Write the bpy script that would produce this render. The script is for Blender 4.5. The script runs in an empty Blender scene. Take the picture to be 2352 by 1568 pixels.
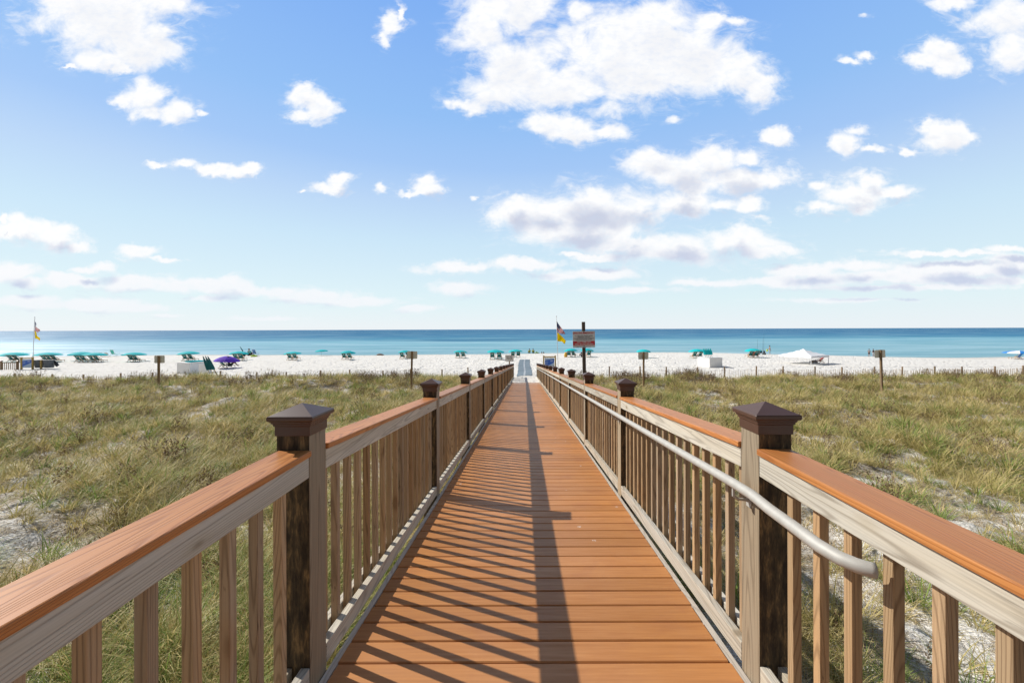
import bpy, bmesh, math, random
import numpy as np
from mathutils import Vector, Matrix, Euler

sc = bpy.context.scene
COL = sc.collection
PI = math.pi

# ------------------------------------------------------------------ camera
F = 915.0            # focal length in units of a 2352-unit wide frame
PX, PY = 1205.0, 756.0
ROLL = 0.0033
CZ = 5.40            # eye height above the sea
cam_d = bpy.data.cameras.new('camera')
cam = bpy.data.objects.new('camera', cam_d)
COL.objects.link(cam)
cam.location = (0, 0, CZ)
cam.rotation_euler = (PI / 2, ROLL, 0)
cam_d.sensor_width = 36.0
cam_d.lens = F * 36.0 / 2352.0
cam_d.shift_x = -(PX - 1176.0) / 2352.0
cam_d.shift_y = -(784.0 - PY) / 2352.0
cam_d.clip_start = 0.05
cam_d.clip_end = 60000
sc.camera = cam

# ------------------------------------------------------------------ light and colour management
SUN = Vector((-1.155, 0.52, 1.0)).normalized()
sun_el = math.asin(SUN.z)
sun_az = math.atan2(SUN.x, SUN.y)
sd = bpy.data.lights.new('sun', 'SUN')
sd.energy = 5.0
sd.angle = math.radians(0.53)
sd.color = (1.0, 0.95, 0.865)
so = bpy.data.objects.new('sun', sd)
COL.objects.link(so)
so.rotation_euler = (-SUN).to_track_quat('-Z', 'Y').to_euler()
so.location = (-30, 14, 40)
sc.view_settings.view_transform = 'Standard'
sc.view_settings.look = 'None'
sc.view_settings.exposure = 0.0
sc.view_settings.gamma = 1.0


# ------------------------------------------------------------------ node helpers
class NT:
    def __init__(self, tree):
        self.t = tree
        self.n = tree.nodes
        self.l = tree.links

    def new(self, typ, **kw):
        nd = self.n.new(typ)
        for k, v in kw.items():
            setattr(nd, k, v)
        return nd

    def put(self, sock, v):
        if isinstance(v, bpy.types.NodeSocket):
            self.l.new(v, sock)
        elif v is not None:
            sock.default_value = v

    def math(self, op, a, b=None, c=None, clamp=False):
        nd = self.new('ShaderNodeMath', operation=op)
        nd.use_clamp = clamp
        self.put(nd.inputs[0], a)
        if b is not None:
            self.put(nd.inputs[1], b)
        if c is not None:
            self.put(nd.inputs[2], c)
        return nd.outputs[0]

    def vmath(self, op, a, b=None, c=None):
        nd = self.new('ShaderNodeVectorMath', operation=op)
        self.put(nd.inputs[0], a)
        if b is not None:
            self.put(nd.inputs[1], b)
        if c is not None:
            self.put(nd.inputs[2], c)
        return nd.outputs['Value'] if op in ('LENGTH', 'DOT_PRODUCT', 'DISTANCE') else nd.outputs['Vector']

    def noise(self, vec, scale, detail=3, rough=0.55, dist=0.0, out=0, lac=2.0):
        nd = self.new('ShaderNodeTexNoise')
        self.put(nd.inputs['Vector'], vec)
        nd.inputs['Scale'].default_value = scale
        nd.inputs['Detail'].default_value = detail
        nd.inputs['Roughness'].default_value = rough
        nd.inputs['Lacunarity'].default_value = lac
        nd.inputs['Distortion'].default_value = dist
        return nd.outputs[out]

    def ramp(self, fac, stops, interp='LINEAR'):
        nd = self.new('ShaderNodeValToRGB')
        nd.color_ramp.interpolation = interp
        el = nd.color_ramp.elements
        while len(el) < len(stops):
            el.new(0.5)
        for e, (p, c) in zip(el, stops):
            e.position = p
            if isinstance(c, (int, float)):
                c = (c, c, c)
            e.color = (c[0], c[1], c[2], 1)
        self.put(nd.inputs[0], fac)
        return nd.outputs[0]

    def mix(self, fac, a, b, blend='MIX'):
        nd = self.new('ShaderNodeMix', data_type='RGBA', blend_type=blend)
        self.put(nd.inputs[0], fac)
        self.put(nd.inputs[6], (*a, 1) if isinstance(a, tuple) and len(a) == 3 else a)
        self.put(nd.inputs[7], (*b, 1) if isinstance(b, tuple) and len(b) == 3 else b)
        return nd.outputs[2]

    def maprange(self, v, a, b, c=0.0, d=1.0, smooth=False):
        nd = self.new('ShaderNodeMapRange')
        if smooth:
            nd.interpolation_type = 'SMOOTHSTEP'
        self.put(nd.inputs[0], v)
        for i, x in zip((1, 2, 3, 4), (a, b, c, d)):
            nd.inputs[i].default_value = x
        return nd.outputs[0]

    def sep(self, v):
        nd = self.new('ShaderNodeSeparateXYZ')
        self.put(nd.inputs[0], v)
        return nd.outputs

    def comb(self, x, y, z):
        nd = self.new('ShaderNodeCombineXYZ')
        for i, v in enumerate((x, y, z)):
            self.put(nd.inputs[i], v)
        return nd.outputs[0]

    def bump(self, h, strength=0.3, dist=0.01, normal=None):
        nd = self.new('ShaderNodeBump')
        nd.inputs['Strength'].default_value = strength
        nd.inputs['Distance'].default_value = dist
        self.put(nd.inputs['Height'], h)
        if normal is not None:
            self.put(nd.inputs['Normal'], normal)
        return nd.outputs[0]


def srgb(r, g, b):
    f = lambda c: (c / 255) / 12.92 if c / 255 <= 0.04045 else ((c / 255 + 0.055) / 1.055) ** 2.4
    return (f(r), f(g), f(b))


# ------------------------------------------------------------------ world: sky and clouds by direction
# each cloud puff: direction on the plane one unit ahead (in 1/915), radii, and how thin it is
PUFFS = [
    # big cloud upper left
    (250, 40, 150, 85, 0), (200, 0, 120, 70, 0), (320, 105, 95, 48, 0), (370, 10, 100, 40, 0), (240, 135, 90, 32, .1), (110, 45, 90, 40, .35),
    (280, 158, 30, 12, .1), (360, 70, 45, 40, .05), (160, 155, 30, 5, .2),
    (340, 215, 50, 32, 0), (405, 253, 45, 28, .0), (350, 255, 40, 22, .15), (290, 232, 30, 16, .3), (470, 262, 18, 8, .3),
    (695, 212, 34, 26, 0), (730, 245, 40, 34, 0), (695, 268, 38, 20, .15),
    (370, 374, 28, 10, .1), (428, 376, 38, 14, .05), (483, 389, 42, 14, 0), (555, 390, 42, 16, 0),
    (788, 415, 30, 18, 0), (760, 433, 50, 13, .05), (700, 438, 16, 5, .2), (982, 428, 32, 22, 0), (945, 441, 32, 9, .05), (878, 437, 24, 12, .3), (1085, 452, 12, 8, .35),
    (900, 52, 30, 26, .05), (882, 88, 18, 24, .1), (925, 28, 10, 22, .1),
    # big cloud upper centre
    (1120, 62, 75, 70, .05), (1190, 20, 110, 62, 0), (1165, 140, 72, 70, 0), (1130, 210, 90, 40, .1), (1075, 240, 50, 20, .15), (1210, 165, 50, 45, 0),
    (1290, 200, 150, 48, 0), (1400, 140, 140, 100, 0), (1500, 75, 125, 85, 0), (1480, 170, 170, 60, 0), (1600, 120, 110, 80, 0),
    (1690, 175, 80, 50, 0), (1745, 208, 38, 38, 0), (1640, 55, 60, 22, .1), (1690, 55, 40, 16, .2), (1330, 30, 40, 45, .25), (1300, 70, 40, 40, .35),
    (1380, 250, 80, 28, .25), 
    (1240, 287, 50, 28, 0), (1310, 298, 80, 30, 0), (1400, 300, 50, 20, .1), (1400, 265, 40, 25, .25), 
    (1545, 275, 26, 14, .42), (1785, 315, 32, 20, .05), 
    (1490, 368, 55, 32, .08), (1560, 400, 95, 36, .02), (1650, 372, 70, 34, 0), (1720, 370, 48, 22, .08), (1700, 412, 95, 32, 0),
    (1775, 412, 62, 26, 0), (1590, 430, 60, 18, .25),
    (1960, 448, 92, 34, 0), (2000, 412, 42, 26, .1), (1895, 482, 62, 18, .05), (2045, 440, 45, 18, 0), (1885, 428, 30, 15, .2), (1975, 480, 40, 22, .05),
    (1952, 332, 40, 28, 0), (1975, 305, 28, 16, 0), (2005, 347, 30, 12, .05),
    (2165, 312, 58, 34, 0), (2130, 290, 40, 15, .1), (2215, 320, 38, 16, .05), (2087, 357, 22, 11, 0),
    (2160, 110, 45, 26, .1), (2125, 140, 48, 22, .1), (2180, 148, 40, 26, .05), 
    (2325, 120, 60, 50, .08), (2310, 35, 110, 60, .18), (2200, 8, 60, 18, .15),
    (1992, 125, 22, 12, .25), (1955, 140, 28, 9, .25),  (1985, 45, 22, 12, .4),
    # mid clouds right of centre
    (1185, 490, 60, 36, 0), (1260, 492, 85, 38, 0), (1350, 482, 120, 50, 0), (1450, 472, 110, 44, 0), (1570, 468, 95, 32, 0),
    (1650, 470, 50, 18, .05), (1330, 528, 150, 36, 0), (1725, 477, 34, 22, .08), (1745, 510, 40, 12, .35),
    (1440, 562, 85, 26, 0), (1540, 572, 140, 34, 0), (1680, 560, 115, 32, 0), (1765, 577, 68, 16, 0), (1320, 583, 50, 6, .1), (1375, 590, 60, 10, 0),
    # low clouds
    (1060, 612, 84, 15, 0), (1210, 608, 100, 14, 0), (1350, 628, 100, 16, 0), (1290, 634, 60, 12, 0), (1060, 662, 60, 16, .05),  
    (45, 530, 90, 28, 0), (130, 540, 65, 30, 0), (175, 562, 38, 13, .05), (0, 505, 12, 12, .1),
    (320, 576, 48, 20, .05), (375, 591, 45, 6, .15), (230, 612, 34, 16, 0), (200, 619, 36, 9, 0), (25, 622, 55, 24, 0), (60, 640, 45, 16, 0),
    (180, 642, 85, 14, 0), (310, 648, 120, 17, 0), (405, 655, 65, 14, 0), (500, 658, 80, 20, 0), (600, 668, 100, 14, 0), (480, 685, 60, 9, .1),
    (720, 680, 110, 15, 0), (830, 690, 100, 12, .05), (950, 706, 50, 8, .1), (60, 684, 95, 13, .05), (200, 697, 140, 15, .05), (320, 705, 85, 10, .05),
    (380, 721, 45, 6, .15),   (620, 730, 90, 6, .3),
    (1860, 622, 100, 17, 0), (1960, 615, 110, 15, 0), (1800, 648, 220, 13, .05), (2000, 637, 190, 16, 0), (2200, 622, 160, 18, 0),
    (2320, 602, 60, 18, 0), (2180, 583, 150, 9, .05), (2320, 571, 70, 11, .0), (2050, 662, 260, 8, .1), (1430, 668, 130, 8, .15), (1650, 652, 150, 9, .1),
    (2250, 648, 150, 9, .1), (1960, 690, 200, 7, .3),
]


def cloud_group(name, puffs):
    g = bpy.data.node_groups.new(name, 'ShaderNodeTree')
    g.interface.new_socket('P', in_out='INPUT', socket_type='NodeSocketVector')
    g.interface.new_socket('D', in_out='OUTPUT', socket_type='NodeSocketFloat')
    w = NT(g)
    gi = w.new('NodeGroupInput')
    go = w.new('NodeGroupOutput')
    P = gi.outputs[0]
    cur = None
    for (x, y, rx, ry, thin) in puffs:
        u, v = (x - PX) / F, (PY - y) / F
        su, sv = F / rx / 1.17, F / ry / 1.20
        q = w.vmath('MULTIPLY_ADD', P, (su, sv, 0), (-u * su, -v * sv, thin * 1.15))
        d = w.vmath('LENGTH', q)
        if thin:
            d = w.math('ADD', d, thin * .6)
        if cur is None:
            cur = d
        else:
            nd = w.new('ShaderNodeMath', operation='SMOOTH_MIN')
            w.put(nd.inputs[0], cur); w.put(nd.inputs[1], d); nd.inputs[2].default_value = 0.22
            cur = nd.outputs[0]
    w.l.new(cur, go.inputs[0])
    return g


def build_world():
    wd = bpy.data.worlds.new('World')
    sc.world = wd
    wd.use_nodes = True
    w = NT(wd.node_tree)
    w.n.clear()
    tc = w.new('ShaderNodeTexCoord')
    D = tc.outputs['Generated']
    s = w.sep(D)
    yy = w.math('MAXIMUM', s[1], 0.02)
    u = w.math('DIVIDE', s[0], yy)
    v = w.math('DIVIDE', s[2], yy)
    # sky gradient by elevation over the physical sky; unseen top dimmed to cut fill light
    hl = w.vmath('LENGTH', w.comb(s[0], s[1], 0))
    el = w.math('DIVIDE', s[2], w.math('MAXIMUM', hl, .02))
    grad = w.ramp(w.math('DIVIDE', el, 2.0, clamp=True), [
        (0.0, srgb(238, 245, 250)), (.034, srgb(226, 245, 250)), (.107, srgb(206, 233, 251)), (.155, srgb(190, 218, 250)), (.20, srgb(166, 203, 250)),
        (.26, srgb(150, 195, 249)), (.35, srgb(138, 185, 248)), (.43, srgb(127, 177, 247)), (.50, srgb(108, 142, 200)), (.60, srgb(80, 90, 108)), (1.0, srgb(78, 82, 90))])
    behind = w.maprange(s[1], .25, -.2, 0, .85, True)  # unseen sky behind the viewer, greyed and dimmed to weaken the fill
    grad = w.mix(behind, grad, srgb(104, 106, 110))
    sky = w.new('ShaderNodeTexSky', sky_type='NISHITA')
    sky.sun_disc = False
    sky.sun_elevation = sun_el
    sky.sun_rotation = sun_az
    sky.air_density = 1.0
    sky.dust_density = 0.4
    sky.ozone_density = 2.0
    grad10 = w.mix(1.0, grad, (10, 10, 10), 'MULTIPLY')
    base = w.mix(.94, sky.outputs[0], grad10)

    P = w.comb(u, v, 0)
    # a ragged edge: two octaves of domain warp
    n1 = w.noise(w.vmath('MULTIPLY', P, (1, 1.5, 1)), 9, 4, .6, out=1)
    warp = w.vmath('MULTIPLY_ADD', n1, (.085, .06, 0), (-.0425, -.03, 0))
    n1b = w.noise(P, 34, 4, .65, out=1)
    warp2 = w.vmath('MULTIPLY_ADD', n1b, (.030, .022, 0), (-.015, -.011, 0))
    lowk = w.maprange(v, .02, .26, .28, 1.0, True)
    wk = w.comb(lowk, lowk, 0)
    Q = w.vmath('ADD', P, w.vmath('MULTIPLY', w.vmath('ADD', warp, warp2), wk))
    Q1 = w.vmath('ADD', Q, (-.012, .028, 0))
    fb = w.noise(w.vmath('MULTIPLY', P, (1, 1.35, 1)), 8.5, 9, .58, .45)
    fbz = w.math('MULTIPLY_ADD', fb, 2.1, -1.05)
    fbs = w.noise(w.vmath('MULTIPLY', P, (1, 1.6, 1)), 42, 4, .6)
    fb2 = w.noise(w.vmath('ADD', w.vmath('MULTIPLY', P, (1, 1.35, 1)), (.012, -.03, 0)), 8.5, 3, .5, .45)
    wisp = w.noise(w.vmath('MULTIPLY', P, (.8, 2.0, 1)), 15, 6, .62, 1.6)
    wispm = w.maprange(wisp, .42, .72, 0, .55, True)
    veil = w.maprange(fbs, .3, .6, .88, 1.0, True)
    low_a = w.maprange(v, .0, .16, .72, 1.0, True)
    front = w.maprange(s[1], .05, .15, 0, 1)
    amul = w.math('MULTIPLY', w.math('MULTIPLY', veil, low_a), front)
    k_shade = w.maprange(v, .28, .50, 1.0, .25, True)
    low_t = w.maprange(v, .03, .30, .55, 0.0, True)
    lit10 = w.mix(low_t, (10.2, 10.2, 10.2, 1), tuple(10 * c for c in srgb(238, 241, 249)) + (1,))
    dim10 = w.mix(low_t, tuple(10 * c for c in srgb(205, 211, 229)) + (1,), tuple(10 * c for c in srgb(200, 212, 240)) + (1,))

    def plain_bg():
        bg = w.new('ShaderNodeBackground')
        w.put(bg.inputs[0], base)
        bg.inputs[1].default_value = .1
        return bg.outputs[0]

    def cell(u0, u1, v0, v1):
        """clouds of one part of the sky; only evaluated for directions inside it"""
        sel = []
        for p in PUFFS:
            uu, vv = (p[0] - PX) / F, (PY - p[1]) / F
            mu, mv = p[2] / F * 1.9 + .06, p[3] / F * 1.9 + .045
            if uu + mu > u0 and uu - mu < u1 and vv + mv > v0 and vv - mv < v1:
                sel.append(p)
        if not sel:
            return plain_bg()
        grp = cloud_group('cloud_puffs', sel)

        def field(vec):
            nd = w.new('ShaderNodeGroup')
            nd.node_tree = grp
            w.put(nd.inputs[0], vec)
            return nd.outputs[0]
        d0 = field(Q)
        d1 = field(Q1)
        dens = w.math('ADD', w.math('SUBTRACT', 1.06, d0), fbz)
        alpha = w.maprange(dens, .0, .62, 0, 1, True)
        halo = w.math('MULTIPLY', w.maprange(dens, -.42, .25, 0, 1, True), wispm)
        alpha = w.math('MAXIMUM', w.math('POWER', alpha, .75), halo)
        alpha = w.math('MULTIPLY', alpha, amul, clamp=True)
        dens1 = w.math('ADD', w.math('SUBTRACT', 1.0, d1), w.math('MULTIPLY_ADD', fb2, 1.7, -.85))
        shade = w.math('MULTIPLY', w.maprange(dens1, .22, 1.05, 0, 1, True), k_shade)
        ccol = w.mix(shade, lit10, dim10)
        bg = w.new('ShaderNodeBackground')
        w.put(bg.inputs[0], w.mix(alpha, base, ccol))
        bg.inputs[1].default_value = .1
        return bg.outputs[0]

    def select(coord, cuts, fn, lo, hi):
        """binary choice along one coordinate"""
        if not cuts:
            return fn(lo, hi)
        m = len(cuts) // 2
        mx = w.new('ShaderNodeMixShader')
        w.put(mx.inputs[0], w.math('GREATER_THAN', coord, cuts[m]))
        w.l.new(select(coord, cuts[:m], fn, lo, cuts[m]), mx.inputs[1])
        w.l.new(select(coord, cuts[m + 1:], fn, cuts[m], hi), mx.inputs[2])
        return mx.outputs[0]
    ucut = [-1.0, -.62, -.25, .0, .22, .42, .62, .85, 1.05]
    low = select(u, ucut, lambda a, b: cell(a, b, -.1, .24), -9, 9)
    high = select(u, ucut, lambda a, b: cell(a, b, .24, 2), -9, 9)
    mx = w.new('ShaderNodeMixShader')
    w.put(mx.inputs[0], w.math('GREATER_THAN', v, .24))
    w.l.new(low, mx.inputs[1]); w.l.new(high, mx.inputs[2])
    # behind the viewer, below the horizon or overhead: plain sky
    inside = w.math('MULTIPLY', w.math('GREATER_THAN', s[1], .06), w.math('MULTIPLY', w.math('GREATER_THAN', s[2], -.002), w.math('LESS_THAN', v, 1.15)))
    mo_ = w.new('ShaderNodeMixShader')
    w.put(mo_.inputs[0], inside)
    w.l.new(plain_bg(), mo_.inputs[1]); w.l.new(mx.outputs[0], mo_.inputs[2])
    out = w.new('ShaderNodeOutputWorld')
    w.l.new(mo_.outputs[0], out.inputs[0])
    wd.cycles.sampling_method = 'MANUAL'
    wd.cycles.sample_map_resolution = 512


build_world()

# ------------------------------------------------------------------ terrain functions
RAMP0, SLOPE = 3.997, 0.08


def deck_z(y):
    return 3.86 if y < 1.7125 else RAMP0 - SLOPE * y


_SX = [-400, -110, -77, -44, -15, 0, 30, 42, 55, 70, 78, 92, 400]
_SY = [95, 84, 88, 86, 87, 88, 92, 91, 83, 73.5, 71.5, 73, 80]
_rs = np.random.RandomState(5)


def waves(n, lo, hi, seed):
    r = np.random.RandomState(seed)
    ang = r.rand(n) * 2 * np.pi
    lam = lo * (hi / lo) ** r.rand(n)
    k = 2 * np.pi / lam
    return k * np.cos(ang), k * np.sin(ang), r.rand(n) * 2 * np.pi, (lam / hi) ** .6


W_BIG = waves(14, 3.0, 11.0, 2)
W_MED = waves(20, .5, 2.2, 3)
W_SND = waves(26, .7, 4.0, 4)
W_PAT = waves(16, 1.6, 7.0, 9)


def wsum(W, x, y):
    out = np.zeros(np.broadcast(x, y).shape)
    for kx, ky, p, a in zip(*W):
        out = out + a * np.sin(kx * x + ky * y + p)
    return out / math.sqrt(sum(W[3] ** 2) * .5)


def sstep(a, b, x):
    t = np.clip((x - a) / (b - a), 0, 1)
    return t * t * (3 - 2 * t)


def ground(x, y):
    x = np.asarray(x, float); y = np.asarray(y, float)
    base = np.interp(y, [-80, -10, 0, 10, 20, 27, 33, 55, 400], [3.3, 3.1, 2.95, 2.52, 2.12, 1.78, 1.37, 1.30, 1.30])
    zs = np.interp(x, _SX, _SY)
    zs = zs + .8 * np.sin(x * .09 + 1) + .5 * np.sin(x * .23)
    s = zs - y
    prof = np.interp(s, [-400, -60, -10, 0, 8, 15, 23, 30, 36, 60], [-12, -4, -.7, 0, .22, .40, .80, 1.2, 1.33, 1.6])
    g = np.minimum(base, prof)
    dune = 1 - sstep(27, 32, y)
    off = sstep(1.2, 3.0, np.abs(x))
    g = g + dune * off * (.10 * wsum(W_BIG, x, y) + .035 * wsum(W_MED, x, y))
    g = g + (1 - dune) * sstep(1.5, 12, s) * (.018 * wsum(W_SND, x, y) + .02 * wsum(W_MED, x * .6, y * .6))
    # raised dune lip where the grass meets the beach, stronger on the left
    g = g + np.interp(x, [-40, -8, 0, 8, 40], [.42, .40, .2, .18, .20]) * np.exp(-((y - 27.3) / 2.6) ** 2) * sstep(1.6, 4, np.abs(x))
    # sand drifted over the lower end of the ramp and the way out to the mat
    ramp = RAMP0 - SLOPE * y
    inpath = 1 - sstep(.95, 1.6, np.abs(x - .03))
    fill = ramp + .045 * sstep(25.7 + .35 * np.sin(x * 5.0), 26.9 + .3 * np.sin(x * 7 + 1), y) - .10 * (1 - sstep(25.3, 26.4, y))
    keep = (y > 24.5) & (y < 34.2)
    g = np.where(keep, g * (1 - inpath) + np.maximum(fill, np.where(y > 33, g, -9)) * inpath, g)
    near = (y > 0) & (y <= 24.5)
    g = np.where(near & (np.abs(x) < 1.4), np.minimum(g, ramp - .28), g)
    return g


def gz(x, y):
    return float(ground(x, y))


def ray_hit(xd, yd, y0=8.0, y1=120.0):
    """point of the ground seen at a frame position (2352-unit frame)"""
    a, b = (xd - PX) / F, -(yd - PY) / F
    c, s = math.cos(ROLL), math.sin(ROLL)
    dx, dz = a * c + b * s, -a * s + b * c
    Y = np.linspace(y0, y1, 6000)
    h = np.maximum(ground(dx * Y, Y), -.03) - (CZ + dz * Y)
    i = int(np.argmax(h > 0)) if (h > 0).any() else len(Y) - 1
    return float(dx * Y[i]), float(Y[i])


def height_at(xd, yd, Y):
    a, b = (xd - PX) / F, -(yd - PY) / F
    return CZ + (-a * math.sin(ROLL) + b * math.cos(ROLL)) * Y


# ------------------------------------------------------------------ mesh helpers
class MB:
    def __init__(self):
        self.v, self.f, self.m = [], [], []

    def face(self, idx, mi=0):
        self.f.append(idx); self.m.append(mi)

    def box(self, x0, x1, y0, y1, z0, z1, mi=0, M=None):
        vs = [(x, y, z) for z in (z0, z1) for y in (y0, y1) for x in (x0, x1)]
        self.add(vs, [(0, 2, 3, 1), (4, 5, 7, 6), (0, 1, 5, 4), (2, 6, 7, 3), (0, 4, 6, 2), (1, 3, 7, 5)], mi, M)
        return self

    def add(self, vs, fs, mi=0, M=None):
        o = len(self.v)
        if M is not None:
            vs = [tuple(M @ Vector(p)) for p in vs]
        self.v += [tuple(p) for p in vs]
        for f in fs:
            self.face(tuple(i + o for i in f), mi)

    def bar(self, a, b, w, h=None, mi=0, up=(0, 0, 1)):
        a, b = Vector(a), Vector(b)
        h = h or w
        d = (b - a)
        L = d.length
        z = d.normalized()
        x = Vector(up).cross(z)
        if x.length < 1e-4:
            x = Vector((1, 0, 0))
        x.normalize()
        y = z.cross(x)
        M = Matrix(((x.x, y.x, z.x, a.x), (x.y, y.y, z.y, a.y), (x.z, y.z, z.z, a.z), (0, 0, 0, 1)))
        self.box(-w / 2, w / 2, -h / 2, h / 2, 0, L, mi, M)
        return self

    def tube(self, pts, r, n=10, mi=0, cap=True):
        pts = [Vector(p) for p in pts]
        rs = r if isinstance(r, (list, tuple)) else [r] * len(pts)
        o = len(self.v)
        prev = None
        for i, p in enumerate(pts):
            d = (pts[min(i + 1, len(pts) - 1)] - pts[max(i - 1, 0)]).normalized()
            if prev is None:
                a = d.cross(Vector((0, 0, 1)))
                if a.length < .05:
                    a = d.cross(Vector((1, 0, 0)))
                a.normalize()
            else:
                a = (prev - d * prev.dot(d)).normalized()
            prev = a
            b = d.cross(a)
            for k in range(n):
                t = 2 * PI * k / n
                self.v.append(tuple(p + (a * math.cos(t) + b * math.sin(t)) * rs[i]))
        for i in range(len(pts) - 1):
            for k in range(n):
                k2 = (k + 1) % n
                self.face((o + i * n + k, o + i * n + k2, o + (i + 1) * n + k2, o + (i + 1) * n + k), mi)
        if cap:
            self.face(tuple(o + k for k in reversed(range(n))), mi)
            e = o + (len(pts) - 1) * n
            self.face(tuple(e + k for k in range(n)), mi)
        return self

    def sqloft(self, prof, mi=0, cx=0, cy=0):
        """square loft: list of (half, z)"""
        o = len(self.v)
        for h, z in prof:
            for sx, sy in ((-1, -1), (1, -1), (1, 1), (-1, 1)):
                self.v.append((cx + sx * h, cy + sy * h, z))
        for i in range(len(prof) - 1):
            for k in range(4):
                k2 = (k + 1) % 4
                a, b = o + i * 4, o + (i + 1) * 4
                self.face((a + k, a + k2, b + k2, b + k), mi)
        self.face((o + 3, o + 2, o + 1, o), mi)
        e = o + (len(prof) - 1) * 4
        self.face((e, e + 1, e + 2, e + 3), mi)
        return self

    def mesh(self, name, mats, smooth=False):
        me = bpy.data.meshes.new(name)
        me.from_pydata(self.v, [], self.f)
        for m in (mats if isinstance(mats, (list, tuple)) else [mats]):
            me.materials.append(m)
        if any(self.m):
            me.polygons.foreach_set('material_index', self.m)
        if smooth:
            me.polygons.foreach_set('use_smooth', [True] * len(me.polygons))
        me.update()
        return me

    def build(self, name, mats, parent=None, smooth=False, bevel=0, loc=None, label=None):
        o = bpy.data.objects.new(name, self.mesh(name, mats, smooth))
        COL.objects.link(o)
        if parent is not None:
            o.parent = parent
        if loc is not None:
            o.location = loc
        if bevel:
            m = o.modifiers.new('bevel', 'BEVEL')
            m.width = bevel
            m.segments = 2
            m.limit_method = 'ANGLE'
            m.angle_limit = .6
        if label:
            o['label'] = label
        return o


def empty(name, loc, rz=0.0):
    o = bpy.data.objects.new(name, None)
    o.empty_display_size = .1
    COL.objects.link(o)
    o.location = loc
    o.rotation_euler = (0, 0, rz)
    return o


def tag(o, label=None, cat=None, group=None, kind=None):
    if label: o['label'] = label
    if cat: o['category'] = cat
    if group: o['group'] = group
    if kind: o['kind'] = kind
    return o


def copy_tree(o, parent=None):
    c = o.copy()
    COL.objects.link(c)
    c.parent = parent
    for ch in list(o.children):
        copy_tree(ch, c)
    return c


# ------------------------------------------------------------------ materials
def mat(name):
    m = bpy.data.materials.new(name)
    m.use_nodes = True
    w = NT(m.node_tree)
    b = w.n['Principled BSDF']
    return m, w, b


def plain(name, col, rough=.6, metal=0.0, spec=.5, var=.12, vscale=20):
    m, w, b = mat(name)
    tc = w.new('ShaderNodeTexCoord')
    n = w.noise(tc.outputs['Object'], vscale, 4)
    c = w.mix(n, tuple(x * (1 - var) for x in col), tuple(min(1, x * (1 + var)) for x in col))
    w.put(b.inputs['Base Color'], c)
    b.inputs['Roughness'].default_value = rough
    b.inputs['Metallic'].default_value = metal
    b.inputs['Specular IOR Level'].default_value = spec
    return m


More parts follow.
